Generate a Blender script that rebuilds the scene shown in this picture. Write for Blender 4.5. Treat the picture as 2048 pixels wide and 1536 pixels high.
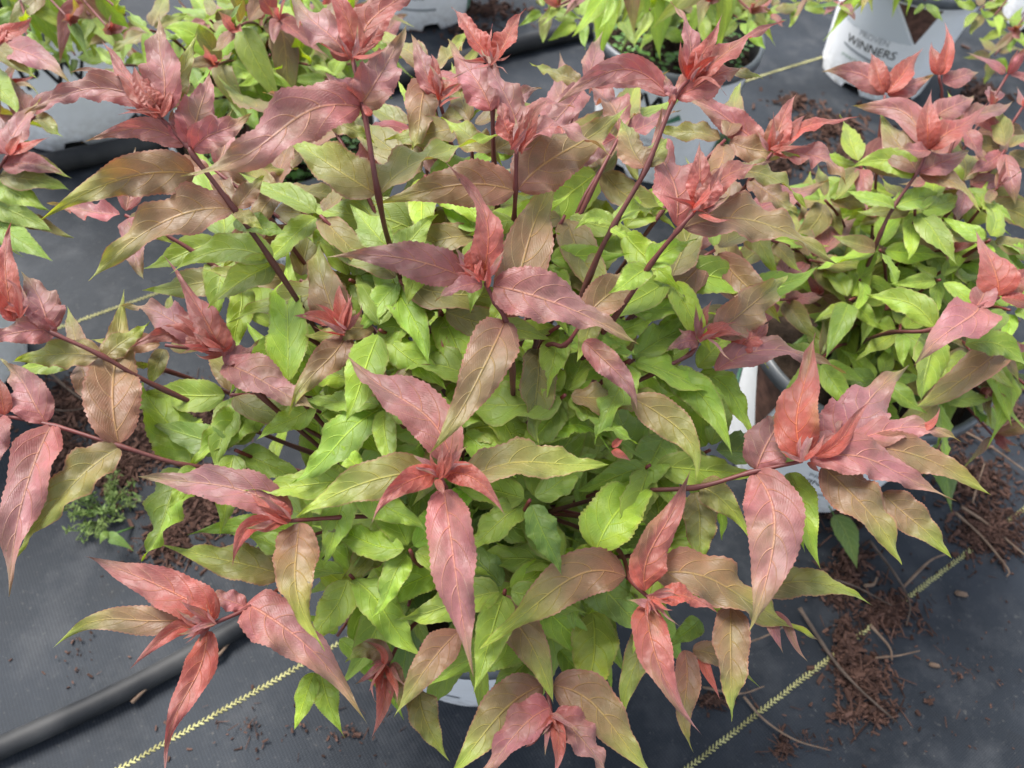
import bpy, math, random
import numpy as np
from mathutils import Matrix, Vector

# ------------------------------------------------------------------ camera, sky, sun, exposure
sc = bpy.context.scene
for o in list(bpy.data.objects):
    bpy.data.objects.remove(o)
COL = sc.collection
CAM_H, PITCH, ROLL, FPX = 0.90, math.radians(53), math.radians(6), 1540.0
_f = np.array([0, math.cos(PITCH), -math.sin(PITCH)])
_r0 = np.array([1.0, 0, 0])
_u0 = np.array([0, math.sin(PITCH), math.cos(PITCH)])
_r = _r0 * math.cos(ROLL) + _u0 * math.sin(ROLL)
_u = -_r0 * math.sin(ROLL) + _u0 * math.cos(ROLL)
EYE = np.array([0, 0, CAM_H])
cam_d = bpy.data.cameras.new('camera')
cam = bpy.data.objects.new('camera', cam_d)
COL.objects.link(cam)
M = Matrix(((_r[0], _u[0], -_f[0], 0), (_r[1], _u[1], -_f[1], 0), (_r[2], _u[2], -_f[2], CAM_H), (0, 0, 0, 1)))
cam.matrix_world = M
cam_d.sensor_width = 36
cam_d.lens = 36 * FPX / 2048
cam_d.clip_start = 0.02
cam_d.clip_end = 300
cam_d.dof.use_dof = True
cam_d.dof.focus_distance = 0.50
cam_d.dof.aperture_fstop = 9.0
sc.camera = cam

SUN_EL, SUN_AZ = math.radians(58), math.radians(-50)   # azimuth from +Y towards +X
w = bpy.data.worlds.new('World')
sc.world = w
w.use_nodes = True
nt = w.node_tree
sky = nt.nodes.new('ShaderNodeTexSky')
sky.sky_type = 'NISHITA'
sky.sun_disc = False
sky.sun_elevation = SUN_EL
sky.sun_rotation = SUN_AZ
sky.air_density = 1.0
sky.dust_density = 1.5
sky.ozone_density = 1.0
hs = nt.nodes.new('ShaderNodeHueSaturation')           # cloud cover takes the blue out of the sky
hs.inputs['Saturation'].default_value = 0.45
nt.links.new(sky.outputs[0], hs.inputs['Color'])
bg = nt.nodes['Background']
bg.inputs[1].default_value = 0.075
nt.links.new(hs.outputs[0], bg.inputs[0])
sd = bpy.data.lights.new('sun', 'SUN')
sd.energy = 1.5
sd.angle = math.radians(28)
sd.color = (1.0, 0.96, 0.9)
sun = bpy.data.objects.new('sun', sd)
COL.objects.link(sun)
sdir = Vector((math.sin(SUN_AZ) * math.cos(SUN_EL), math.cos(SUN_AZ) * math.cos(SUN_EL), math.sin(SUN_EL)))
sun.rotation_euler = sdir.to_track_quat('Z', 'Y').to_euler()
sc.view_settings.view_transform = 'Standard'
sc.view_settings.look = 'None'
sc.view_settings.exposure = 2.28
sc.view_settings.gamma = 1.0
sc.view_settings.use_curve_mapping = False
sc.cycles.max_bounces = 6
sc.cycles.diffuse_bounces = 4
sc.cycles.glossy_bounces = 2
sc.cycles.transmission_bounces = 4
sc.cycles.use_denoising = True

# ------------------------------------------------------------------ helpers
def un(u, v, z):
    q = _f * FPX + _r * (u - 1024) + _u * (768 - v)
    t = (z - CAM_H) / q[2]
    return EYE + q * t

def pix(p):
    d = np.array(p, float) - EYE
    return 1024 + FPX * (d @ _r) / (d @ _f), 768 - FPX * (d @ _u) / (d @ _f)

def depth(p):
    return float((p - EYE) @ _f)

def nrm(v):
    return v / (np.linalg.norm(v) + 1e-12)

def mesh_obj(name, verts, faces, mat=None, parent=None, loc=(0, 0, 0), smooth=True):
    me = bpy.data.meshes.new(name)
    me.from_pydata([tuple(map(float, p)) for p in verts], [], [tuple(map(int, f)) for f in faces])
    if smooth:
        me.polygons.foreach_set('use_smooth', [True] * len(me.polygons))
    o = bpy.data.objects.new(name, me)
    if mat:
        me.materials.append(mat)
    COL.objects.link(o)
    o.location = tuple(map(float, loc))
    if parent:
        o.parent = parent
    me.update()
    return o

def empty(name, loc):
    o = bpy.data.objects.new(name, None)
    o.empty_display_size = 0.05
    COL.objects.link(o)
    o.location = loc
    return o

def tag(o, label=None, cat=None, group=None, kind=None):
    if label: o['label'] = label
    if cat: o['category'] = cat
    if group: o['group'] = group
    if kind: o['kind'] = kind
    return o

def tube_geo(pts, radii, sides=8, caps=True):
    pts = [np.array(p, float) for p in pts]
    n = len(pts)
    V, F = [], []
    prev = None
    for i in range(n):
        t = nrm(pts[min(i + 1, n - 1)] - pts[max(i - 1, 0)])
        a = prev if prev is not None else (np.array([1.0, 0, 0]) if abs(t[0]) < .8 else np.array([0, 1.0, 0]))
        a = nrm(a - t * (a @ t))
        prev = a
        b = np.cross(t, a)
        for k in range(sides):
            th = 2 * math.pi * k / sides
            V.append(pts[i] + radii[i] * (math.cos(th) * a + math.sin(th) * b))
    for i in range(n - 1):
        for k in range(sides):
            k2 = (k + 1) % sides
            F.append((i * sides + k, i * sides + k2, (i + 1) * sides + k2, (i + 1) * sides + k))
    if caps:
        F.append(tuple(range(sides))[::-1])
        F.append(tuple((n - 1) * sides + k for k in range(sides)))
    return V, F

def catmull(pts, per=6):
    P = [np.array(p, float) for p in pts]
    P = [2 * P[0] - P[1]] + P + [2 * P[-1] - P[-2]]
    out = []
    for i in range(1, len(P) - 2):
        for k in range(per):
            t = k / per
            out.append(0.5 * (2 * P[i] + (P[i + 1] - P[i - 1]) * t + (2 * P[i - 1] - 5 * P[i] + 4 * P[i + 1] - P[i + 2]) * t * t
                       + (3 * P[i] - 3 * P[i + 1] + P[i + 2] - P[i - 1]) * t ** 3))
    out.append(P[-2])
    return out

# ------------------------------------------------------------------ materials
class NT:
    def __init__(self, name):
        self.m = bpy.data.materials.new(name)
        self.m.use_nodes = True
        self.t = self.m.node_tree
        self.b = self.t.nodes['Principled BSDF']
        self.out = self.t.nodes['Material Output']
    def n(self, typ, **kw):
        nd = self.t.nodes.new(typ)
        for k, v in kw.items():
            setattr(nd, k, v)
        return nd
    def l(self, a, b):
        self.t.links.new(a, b)
    def val(self, x, sock):
        if isinstance(x, (int, float)):
            sock.default_value = x
        elif isinstance(x, (tuple, list)):
            sock.default_value = tuple(x) if len(x) == len(sock.default_value) else (*x, 1)
        else:
            self.l(x, sock)
    def math(self, op, a, b=0.0, c=None, clamp=False):
        nd = self.n('ShaderNodeMath', operation=op, use_clamp=clamp)
        self.val(a, nd.inputs[0]); self.val(b, nd.inputs[1])
        if c is not None: self.val(c, nd.inputs[2])
        return nd.outputs[0]
    def mix(self, fac, a, b, blend='MIX'):
        nd = self.n('ShaderNodeMix', data_type='RGBA', blend_type=blend)
        self.val(fac, nd.inputs[0]); self.val(a, nd.inputs[6]); self.val(b, nd.inputs[7])
        return nd.outputs[2]
    def noise(self, vec, scale, detail=4, rough=.55):
        nd = self.n('ShaderNodeTexNoise')
        if vec is not None: self.l(vec, nd.inputs['Vector'])
        nd.inputs['Scale'].default_value = scale
        nd.inputs['Detail'].default_value = detail
        nd.inputs['Roughness'].default_value = rough
        return nd.outputs['Fac']
    def ramp(self, x, a, b):
        nd = self.n('ShaderNodeMapRange', clamp=True)
        self.val(x, nd.inputs[0])
        nd.inputs[1].default_value = a; nd.inputs[2].default_value = b
        return nd.outputs[0]
    def bump(self, h, strength, dist):
        nd = self.n('ShaderNodeBump')
        nd.inputs['Strength'].default_value = strength
        nd.inputs['Distance'].default_value = dist
        self.l(h, nd.inputs['Height'])
        return nd.outputs[0]

NV = 6.5
def leaf_material():
    k = NT('leaf')
    at = k.n('ShaderNodeAttribute', attribute_name='tint')
    uv = k.n('ShaderNodeUVMap', uv_map='UVMap')
    sp = k.n('ShaderNodeSeparateXYZ')
    k.l(uv.outputs[0], sp.inputs[0])
    u, vv = sp.outputs[0], sp.outputs[1]
    v = k.math('ABSOLUTE', k.math('MULTIPLY_ADD', vv, 2.0, -1.0))
    ph = k.math('MULTIPLY', k.math('SUBTRACT', k.math('SUBTRACT', u, k.math('MULTIPLY', v, 0.09)),
                                   k.math('MULTIPLY', k.math('POWER', v, 2.3), 0.20)), NV)
    side = k.math('MULTIPLY', k.math('GREATER_THAN', vv, 0.5), 0.45)
    ph = k.math('ADD', ph, side)
    fr = k.math('ABSOLUTE', k.math('SUBTRACT', k.math('FRACT', ph), 0.5))     # 0.5 on the vein
    lat = k.math('MULTIPLY', k.ramp(fr, 0.452, 0.494), k.ramp(v, 0.99, 0.75))
    midrib = k.ramp(v, 0.058, 0.018)
    tc = k.n('ShaderNodeTexCoord')
    vor = k.n('ShaderNodeTexVoronoi', feature='DISTANCE_TO_EDGE')
    k.l(tc.outputs['Object'], vor.inputs['Vector'])
    vor.inputs['Scale'].default_value = 420
    net = k.ramp(vor.outputs['Distance'], 0.10, 0.0)
    n1 = k.noise(tc.outputs['Object'], 45, 5)
    n2 = k.noise(tc.outputs['Object'], 380, 3)
    col = at.outputs['Color']
    col = k.mix(k.math('MULTIPLY', k.ramp(n1, 0.42, 0.75), 0.30), col, k.mix(1.0, col, (0.62, 0.75, 0.65), 'MULTIPLY'))
    col = k.mix(k.math('MULTIPLY', k.ramp(n2, 0.5, 0.8), 0.22), col, k.mix(1.0, col, (1.35, 1.3, 1.2), 'MULTIPLY'))
    # reddish rim of the blade, amount in the attribute's alpha
    p3 = k.math('MULTIPLY', k.math('ADD', k.math('ADD', u, k.math('MULTIPLY', v, 0.35)), k.math('MULTIPLY', n1, 0.05)), 30.0)
    ter = k.math('MULTIPLY', k.ramp(k.math('ABSOLUTE', k.math('SUBTRACT', k.math('FRACT', p3), 0.5)), 0.36, 0.48), k.ramp(n2, 0.35, 0.6))
    n5 = k.noise(tc.outputs['Object'], 85, 6, .7)
    col = k.mix(k.math('MULTIPLY', k.ramp(n5, 0.46, 0.66), 0.45), col, k.mix(1.0, col, (0.66, 0.88, 0.60), 'MULTIPLY'))
    col = k.mix(k.math('MULTIPLY', k.ramp(n5, 0.50, 0.32), 0.35), col, k.mix(1.0, col, (1.22, 1.10, 1.15), 'MULTIPLY'))
    edge = k.math('MULTIPLY', k.ramp(v, 0.88, 0.99), at.outputs['Alpha'])
    col = k.mix(edge, col, (0.30, 0.085, 0.065))
    veincol = k.mix(1.0, k.mix(1.0, col, (1.45, 1.40, 1.2), 'MULTIPLY'), (0.090, 0.074, 0.010), 'ADD')
    col = k.mix(k.math('MULTIPLY', net, 0.10), col, veincol)
    col = k.mix(k.math('MULTIPLY', ter, 0.20), col, veincol)
    col = k.mix(k.math('MULTIPLY', lat, 0.88), col, veincol)
    col = k.mix(k.math('MULTIPLY', midrib, 0.85), col, veincol)
    cell = k.ramp(fr, 0.05, 0.40)
    col = k.mix(k.math('MULTIPLY', k.math('SUBTRACT', 1.0, cell), 0.16), col, k.mix(1.0, col, (0.70, 0.66, 0.62), 'MULTIPLY'))
    # a few small brown spots
    n3 = k.noise(tc.outputs['Object'], 130, 2)
    col = k.mix(k.math('MULTIPLY', k.ramp(n3, 0.755, 0.79), 0.75), col, (0.07, 0.035, 0.02))
    geo = k.n('ShaderNodeNewGeometry')
    under = k.mix(1.0, k.mix(0.35, col, (0.22, 0.24, 0.16)), (1.05, 1.05, 1.0), 'MULTIPLY')
    both = k.mix(k.math('MULTIPLY', geo.outputs['Backfacing'], 0.6), col, under)
    k.l(both, k.b.inputs['Base Color'])
    k.l(k.math('MULTIPLY_ADD', n1, 0.18, 0.37), k.b.inputs['Roughness'])
    k.b.inputs['Specular IOR Level'].default_value = 0.55
    k.b.inputs['Sheen Weight'].default_value = 0.16
    k.b.inputs['Sheen Roughness'].default_value = 0.4
    h = k.math('SUBTRACT', k.math('MULTIPLY', n2, 0.10), k.math('ADD', k.math('MULTIPLY', lat, 0.7), k.math('MULTIPLY', midrib, 0.9)))
    h = k.math('SUBTRACT', h, k.math('ADD', k.math('MULTIPLY', net, 0.05), k.math('MULTIPLY', ter, 0.30)))
    h = k.math('ADD', h, k.math('MULTIPLY', n5, 0.9))
    bn = k.bump(h, 0.75, 0.0009)
    k.l(bn, k.b.inputs['Normal'])
    tr = k.n('ShaderNodeBsdfTranslucent')
    k.l(k.mix(1.0, col, (1.5, 1.35, 0.9), 'MULTIPLY'), tr.inputs[0])
    k.l(bn, tr.inputs['Normal'])
    ms = k.n('ShaderNodeMixShader')
    ms.inputs[0].default_value = 0.33
    k.l(k.b.outputs[0], ms.inputs[1]); k.l(tr.outputs[0], ms.inputs[2])
    k.l(ms.outputs[0], k.out.inputs[0])
    return k.m

def simple(name, col, rough=.5, col2=None, nscale=40, bump=0, bdist=.001, spec=.5, detail=5, lo=.35, hi=.7, bscale=None):
    k = NT(name)
    tc = k.n('ShaderNodeTexCoord')
    n = k.noise(tc.outputs['Object'], nscale, detail)
    if col2:
        k.l(k.mix(k.ramp(n, lo, hi), col, col2), k.b.inputs['Base Color'])
    else:
        k.b.inputs['Base Color'].default_value = (*col, 1)
    k.b.inputs['Roughness'].default_value = rough
    k.b.inputs['Specular IOR Level'].default_value = spec
    if bump:
        nb = k.noise(tc.outputs['Object'], bscale or nscale * 3, 5)
        k.l(k.bump(nb, bump, bdist), k.b.inputs['Normal'])
    return k.m

def stem_material():
    k = NT('stem')
    tc = k.n('ShaderNodeTexCoord')
    at = k.n('ShaderNodeAttribute', attribute_name='tint')
    n = k.noise(tc.outputs['Object'], 120, 4)
    k.l(k.mix(k.math('MULTIPLY', k.ramp(n, .4, .75), .5), at.outputs['Color'], k.mix(1.0, at.outputs['Color'], (1.7, 1.5, 1.3), 'MULTIPLY')), k.b.inputs['Base Color'])
    k.b.inputs['Roughness'].default_value = .55
    k.l(k.bump(n, .5, .0008), k.b.inputs['Normal'])
    return k.m

STRIPE_ANG = math.radians(37.7)
def fabric_material():
    k = NT('fabric')
    tc = k.n('ShaderNodeTexCoord')
    mp = k.n('ShaderNodeMapping')
    k.l(tc.outputs['Object'], mp.inputs[0])
    mp.inputs['Rotation'].default_value = (0, 0, -STRIPE_ANG)
    def wave(direction, scale):
        wv = k.n('ShaderNodeTexWave', wave_type='BANDS', bands_direction=direction)
        k.l(mp.outputs[0], wv.inputs['Vector'])
        wv.inputs['Scale'].default_value = scale
        wv.inputs['Distortion'].default_value = 0.6
        wv.inputs['Detail'].default_value = 1
        return wv.outputs['Fac']
    wx, wy = wave('X', 95), wave('Y', 130)
    weave = k.math('ADD', k.math('MULTIPLY', wx, .5), k.math('MULTIPLY', wy, .5))
    big = k.noise(tc.outputs['Object'], 3.2, 6, .6)
    mid = k.noise(tc.outputs['Object'], 17, 6, .65)
    fine = k.noise(tc.outputs['Object'], 160, 4, .6)
    base = k.mix(k.ramp(big, .35, .68), (.0125, .0160, .0210), (.0310, .0375, .0470))
    base = k.mix(k.math('MULTIPLY', k.ramp(mid, .48, .72), .75), base, (.062, .066, .072))     # dried dust
    base = k.mix(k.math('MULTIPLY', k.ramp(mid, .40, .25), .6), base, (.012, .012, .013))      # damp marks
    base = k.mix(k.math('MULTIPLY', k.ramp(fine, .62, .76), .6), base, (.13, .125, .115))       # grit
    base = k.mix(k.math('MULTIPLY', weave, .62), base, k.mix(1.0, base, (.50, .50, .52), 'MULTIPLY'))
    k.l(base, k.b.inputs['Base Color'])
    k.l(k.math('MULTIPLY_ADD', mid, .25, .50), k.b.inputs['Roughness'])
    k.b.inputs['Specular IOR Level'].default_value = .20
    h = k.math('ADD', weave, k.math('MULTIPLY', fine, .6))
    k.l(k.bump(h, .5, .0008), k.b.inputs['Normal'])
    return k.m

def pot_material():
    k = NT('pot_plastic')
    tc = k.n('ShaderNodeTexCoord')
    n = k.noise(tc.outputs['Object'], 14, 6, .65)
    n2 = k.noise(tc.outputs['Object'], 90, 4)
    c = k.mix(k.math('MULTIPLY', k.ramp(n, .5, .8), .5), (.84, .85, .86), (.62, .62, .60))
    sp = k.n('ShaderNodeSeparateXYZ')
    k.l(tc.outputs['Object'], sp.inputs[0])
    dirt = k.math('MULTIPLY', k.ramp(sp.outputs[2], .07, .0), k.ramp(n2, .35, .7))      # splashed soil near the foot
    c = k.mix(k.math('MULTIPLY', dirt, .6), c, (.22, .18, .14))
    k.l(c, k.b.inputs['Base Color'])
    k.b.inputs['Roughness'].default_value = .38
    k.l(k.bump(n2, .08, .001), k.b.inputs['Normal'])
    return k.m

def chip_material():
    k = NT('bark')
    g = k.n('ShaderNodeNewGeometry')
    tc = k.n('ShaderNodeTexCoord')
    n = k.noise(tc.outputs['Object'], 240, 4)
    c = k.mix(g.outputs['Random Per Island'], (.024, .013, .010), (.16, .088, .066))
    k.l(k.mix(k.math('MULTIPLY', n, .6), c, (.05, .028, .022)), k.b.inputs['Base Color'])
    k.b.inputs['Roughness'].default_value = .95
    k.b.inputs['Specular IOR Level'].default_value = .15
    k.l(k.bump(n, .8, .001), k.b.inputs['Normal'])
    return k.m

MAT = {
    'leaf': leaf_material(), 'stem': stem_material(), 'fabric': fabric_material(), 'pot': pot_material(),
    'rim': simple('pot_rim', (.10, .11, .125), .38, (.17, .18, .19), 30),
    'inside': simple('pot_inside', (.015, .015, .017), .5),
    'soil': simple('soil', (.020, .013, .009), .95, (.055, .036, .025), 60, .9, .004, .2),
    'chip': chip_material(),
    'twig': simple('twig', (.13, .085, .06), .85, (.24, .17, .12), 50, .5, .001, .2),
    'darktwig': simple('dark_twig', (.06, .045, .035), .85, (.13, .095, .075), 50, .5, .001, .2),
    'pipe': simple('pipe', (.011, .012, .014), .62, (.055, .055, .055), 9, .35, .001, .3, 7, .42, .75),
    'thread': simple('thread', (.22, .20, .08), .85, (.46, .44, .20), 28, .3, .0005, .2, 5, .30, .55),
    'ink': simple('ink', (.012, .012, .013), .45),
    'greenink': simple('green_ink', (.07, .20, .12), .45, (.11, .24, .15), 30),
    'greyink': simple('grey_ink', (.32, .34, .36), .45),
    'paleink': simple('pale_ink', (.60, .63, .65), .45),
    'brownink': simple('brown_ink', (.06, .028, .02), .45, (.17, .085, .06), 90),
    'weed': simple('weed', (.06, .15, .025), .5, (.12, .26, .05), 40),
    'moss': simple('moss', (.10, .17, .035), .7, (.20, .26, .07), 60),
    'blueleaf': simple('blue_leaf', (.10, .21, .12), .55, (.14, .28, .15), 60),
}

# ------------------------------------------------------------------ ground
rg = np.random.default_rng(5)
_ph = rg.uniform(0, 6.28, 14); _kd = rg.uniform(0, 6.28, 14); _kw = rg.uniform(3, 22, 14)
def gz(x, y):
    z = 0.0
    for p, d, kk in zip(_ph, _kd, _kw):
        z = z + np.sin((x * np.cos(d) + y * np.sin(d)) * kk + p) * 0.013 / kk
    fade = np.exp(-((x * x + (y - .8) ** 2) / 12.0))
    return z * fade

def axis():
    inner = np.arange(-2.2, 3.01, 0.03)
    return np.concatenate([-np.array([40, 20, 10, 6, 4, 3]), inner, np.array([4, 6, 10, 20, 40])])
ax, ay = axis(), axis()
X, Y = np.meshgrid(ax, ay)
Vg = np.stack([X.ravel(), Y.ravel(), gz(X, Y).ravel()], 1)
nx = len(ax)
ii, jj = np.meshgrid(np.arange(nx - 1), np.arange(len(ay) - 1))
b0 = (jj * nx + ii).ravel()
ground = mesh_obj('ground', Vg, np.stack([b0, b0 + 1, b0 + 1 + nx, b0 + nx], 1), MAT['fabric'])
tag(ground, 'black woven landscape fabric laid under the pots', kind='structure')

def onground(u, v, lift=0.0):
    p = un(u, v, 0.0)
    p[2] = float(gz(p[0], p[1])) + lift
    return p

# yellow stitched guide lines in the fabric: overlapping slanted stitches, two plies
sdirv = np.array([math.cos(STRIPE_ANG), math.sin(STRIPE_ANG), 0])
snv = np.array([-math.sin(STRIPE_ANG), math.cos(STRIPE_ANG), 0])
def stripe(px_a, px_b, ext0, ext1):
    a, b = un(*px_a, 0), un(*px_b, 0)
    d = nrm(b - a)
    n = np.array([-d[1], d[0], 0])
    a, b = a - d * ext0, b + d * ext1
    L = np.linalg.norm(b - a)
    V, F = [], []
    step = .0052
    rnd = random.Random(3)
    cnt = int(L / step)
    for i in range(cnt):
        for s in (-1, 1):
            c = a + d * (i * step + (0 if s < 0 else step / 2)) + n * s * .0012
            c[2] = float(gz(c[0], c[1])) + .0008 + rnd.uniform(-.0004, .0004)
            c = c + n * rnd.uniform(-.0004, .0004) + n * .002 * math.sin(i * .021)
            ld = nrm(d * .75 + n * s * .65 * (1 + rnd.uniform(-.15, .15)))
            sd_ = np.cross([0, 0, 1.0], ld)
            k0 = len(V)
            ln, wd, ht = .0029 * rnd.uniform(.8, 1.2), .00095 * rnd.uniform(.8, 1.2), .0009
            for q, r_ in ((-1, .25), (-.5, .9), (.5, .9), (1, .25)):
                for th in (0, 1.047, 2.094, 3.1416):
                    V.append(c + ld * ln * q + sd_ * wd * r_ * math.cos(th) + np.array([0, 0, 1]) * (ht * r_ * math.sin(th)))
            for q in range(3):
                for t in range(3):
                    F.append((k0 + q * 4 + t, k0 + q * 4 + t + 1, k0 + q * 4 + t + 5, k0 + q * 4 + t + 4))
    mesh_obj('stripe', V, F, MAT['thread'], ground)
stripe((246, 1534), (694, 1281), .35, 1.3)
stripe((1385.6, 1534), (1901.7, 1130.6), .3, .9)
stripe((130, 655), (1608, 133), .5, .8)
_a, _b = un(246, 1534, 0), un(694, 1281, 0)

# irrigation pipes
def pipe(p0, p1, r, label, e0, e1):
    a, b = un(*p0, 0), un(*p1, 0)
    d = nrm(b - a)
    a, b = a - d * e0, b + d * e1
    n = np.array([-d[1], d[0], 0])
    pts = []
    for i in range(41):
        t = i / 40
        p = a + (b - a) * t + n * .006 * math.sin(t * 9 + r * 300)
        p[2] = float(gz(p[0], p[1])) + r
        pts.append(p)
    V, F = tube_geo(pts, [r] * 41, 20)
    c = np.mean(pts, 0)
    return tag(mesh_obj('irrigation_pipe', np.array(V) - c, F, MAT['pipe'], loc=c), label, 'pipe', 'irrigation pipes on the fabric')
pipe((0, 1503), (500, 1243), .0118, 'black irrigation pipe lying in front of the nearest pot', .5, .02)
pipe((120, 338), (1190, 78), .018, 'black irrigation pipe lying behind the nearest shrub between the rows', .8, .0)

# ------------------------------------------------------------------ leaves
PAL = {  # base, middle, tip, rim amount
    'R': ((.40, .012, .005), (.36, .034, .032), (.35, .095, .110), .1),
    'K': ((.37, .015, .010), (.345, .050, .060), (.33, .108, .128), .2),
    'P': ((.34, .052, .070), (.325, .094, .128), (.30, .235, .060), .35),
    'B': ((.240, .066, .054), (.220, .112, .042), (.30, .39, .012), .75),
    'O': ((.195, .105, .028), (.200, .195, .020), (.33, .45, .018), .7),
    'Y': ((.250, .37, .007), (.275, .43, .006), (.35, .52, .018), .35),
    'G': ((.190, .290, .007), (.225, .345, .007), (.27, .41, .016), .25),
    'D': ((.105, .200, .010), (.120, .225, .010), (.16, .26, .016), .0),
}
LR = np.random.default_rng(11)
NLEAF = 0

def build_leaf(parent, porg, p0, pm, p2, width, cls, nhint=None, roll=0.0, rows=40, cols=5, fold=None, wave=None, name='leaf', twist=None, sink=None):
    """blade along the curve p0 > pm > p2 (pm is passed at the middle), built in real coordinates"""
    global NLEAF
    NLEAF += 1
    rng = LR
    p0, pm, p2 = map(np.array, (p0, pm, p2))
    c1 = 2 * pm - (p0 + p2) / 2
    u = np.linspace(0, 1, rows + 1)[:, None]
    # little sideways sway of the midrib
    C = (1 - u) ** 2 * p0 + 2 * u * (1 - u) * c1 + u * u * p2
    _l = np.linalg.norm(p2 - p0)
    _sd = nrm(np.cross(p2 - p0, [0, 0, 1.0]))
    C = C + _sd * _l * rng.normal(0, .018) * np.sin(2 * np.pi * u) + np.array([0, 0, 1.0]) * _l * (rng.normal(.01, .02) * np.sin(2 * np.pi * u) + rng.normal(0, .03) * u ** 4)
    T = np.gradient(C, axis=0)
    T /= np.linalg.norm(T, axis=1)[:, None] + 1e-12
    if nhint is None:
        toc = nrm(EYE - pm)
        nhint = nrm(np.array([0, 0, 1.0]) * .62 + toc * .38)
    nh = np.array(nhint, float)
    N = nh[None] - T * (T @ nh)[:, None]
    N /= np.linalg.norm(N, axis=1)[:, None] + 1e-12
    S = np.cross(T, N)
    tw = twist if twist is not None else rng.normal(0, 22)
    ang = np.radians(roll + rng.normal(0, 8) + tw * (u - .3) * 1.0)
    ca, sa = np.cos(ang), np.sin(ang)
    N, S = N * ca + S * sa, S * ca - N * sa
    pw = rng.uniform(.54, .68)
    wq = u ** pw * (1 - u) ** rng.uniform(1.25, 1.8)
    wq = wq / wq.max()
    young = cls in ('R', 'P', 'K')
    teeth = rows // 2
    saw = np.zeros_like(u)
    saw[1::2] = 1.0
    fold = math.radians(fold if fold is not None else rng.uniform(10, 30) + (6 if cls == 'R' else 0))
    A = (wave if wave is not None else rng.uniform(.08, .20) * (1.1 if cls == 'P' else 1)) * width
    f1, f2 = rng.uniform(1.8, 4.2, 2)
    if cls in 'RK':
        f1, f2 = f1 * .7, f2 * .7
    if rows < 34:
        f1, f2 = f1 * .62, f2 * .62
        A *= .75
    ph1, ph2 = rng.uniform(0, 6.28, 2)
    q = width * (.105 if cls in 'RK' else .080 if young else .052)
    v = np.linspace(-1, 1, 2 * cols + 1)[None]
    av = np.abs(v)
    tooth_amp = rng.uniform(.055, .095) * min(1, (rows / 44) ** 1.3) * (.8 if rows > 50 else 1) * rng.uniform(.6, 1.15, (rows + 1, 1))
    hw = .5 * width * wq * (1 + tooth_amp * (saw - .5) * (av > .99) + 0.025 * np.sin(u * 23 + ph1) * (av > .5))
    nvq = NV * (1.6 if cls in 'R' else 1)
    ph = nvq * (u - .09 * av - .20 * av ** 2.3) + np.where(v > 0, .45, 0)
    bulge = q * (np.abs(np.sin(np.pi * (ph + .5))) ** .6 - .5) * np.minimum(1, wq * 1.5) * (1 - av ** 6) * (av ** .3)
    env = np.sin(np.pi * np.clip(u, 0, 1)) ** .5
    wv = A * av ** 2 * env * np.where(v < 0, np.sin(2 * np.pi * f1 * u + ph1), np.sin(2 * np.pi * f2 * u + ph2))
    fr_, fl_ = rng.uniform(7, 11, 2)
    wv = wv + width * rng.uniform(.012, .035) * av ** 5 * env * np.where(v < 0, np.sin(2 * np.pi * fr_ * u + ph2), np.sin(2 * np.pi * fl_ * u + ph1))
    curl = -width * rng.uniform(.0, .10) * av ** 3 * wq
    fo = fold * (1 - .5 * u)
    off = hw * v * np.cos(fo)
    lift = hw * av * np.sin(fo) + bulge + wv + curl
    P = C[:, None, :] + S[:, None, :] * off[..., None] + N[:, None, :] * lift[..., None]
    # petiole: pinch the first row
    nc = 2 * cols + 1
    V = P.reshape(-1, 3)
    org = p0
    V = V - org
    i = np.arange(rows)[:, None]; j = np.arange(nc - 1)[None]
    a = (i * nc + j).ravel()
    F = np.stack([a, a + nc, a + nc + 1, a + 1], 1)
    if sink is not None:
        V = V + org
    me = None
    # uv
    UU = np.broadcast_to(u, (rows + 1, nc)).ravel(); VV = np.broadcast_to(v * .5 + .5, (rows + 1, nc)).ravel()
    li = F.ravel()
    uvs = np.stack([UU[li], VV[li]], 1)
    c0, cm, ct, rim = PAL[cls]
    sh = rng.uniform(-.12, .14)
    tt = np.clip(u + sh * .8, 0, 1)
    k0, k1 = np.array(c0), np.array(cm); k2 = np.array(ct)
    colr = np.where(tt < .55, k0 + (k1 - k0) * (tt / .55), k1 + (k2 - k1) * ((np.maximum(tt, .55) - .55) / .45) ** (2.2 if cls == 'P' else 1.15))
    colr = colr * rng.uniform(.86, 1.14) * (1 + rng.normal(0, .045, 3))
    if rng.uniform() < .14:      # dried tip
        bt = np.clip((u - .955) / .03, 0, 1)
        colr = colr * (1 - bt) + np.array((.10, .06, .04)) * bt
    colr = np.broadcast_to(colr[:, None, :], (rows + 1, nc, 3)).copy()
    # uneven pigment: the halves differ, and bronze or olive patches run in from rim or tip
    hv = np.where(v < 0, 1, -1) * rng.normal(0, .09)
    colr = colr * (1 + hv)[..., None]
    if cls in 'PKB':
        pt = np.clip(np.sin(u * rng.uniform(3, 8) + ph1) * np.cos(v * rng.uniform(1, 3) + ph2) - .35 + u * .35, 0, 1)[..., None] * rng.uniform(.1, .7)
        colr = colr * (1 - pt) + np.array((.235, .150, .050)) * pt
    # green tends to show along the rib of brown leaves, uneven
    if cls in ('B', 'O'):
        g = np.clip(.35 * np.sin(u * rng.uniform(4, 9) + ph2) * (1 - av) + rng.normal(0, .05), 0, 1)[..., None] * .6
        colr = colr * (1 - g) + np.array((.20, .24, .04)) * g
    rgba = np.concatenate([colr, np.full((rows + 1, nc, 1), rim)], 2).reshape(-1, 4)
    if sink is not None:
        sink.append((V, F, uvs, rgba))
        return None
    me = leaf_mesh(name, V, F, uvs, rgba)
    o = bpy.data.objects.new(name, me)
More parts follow.
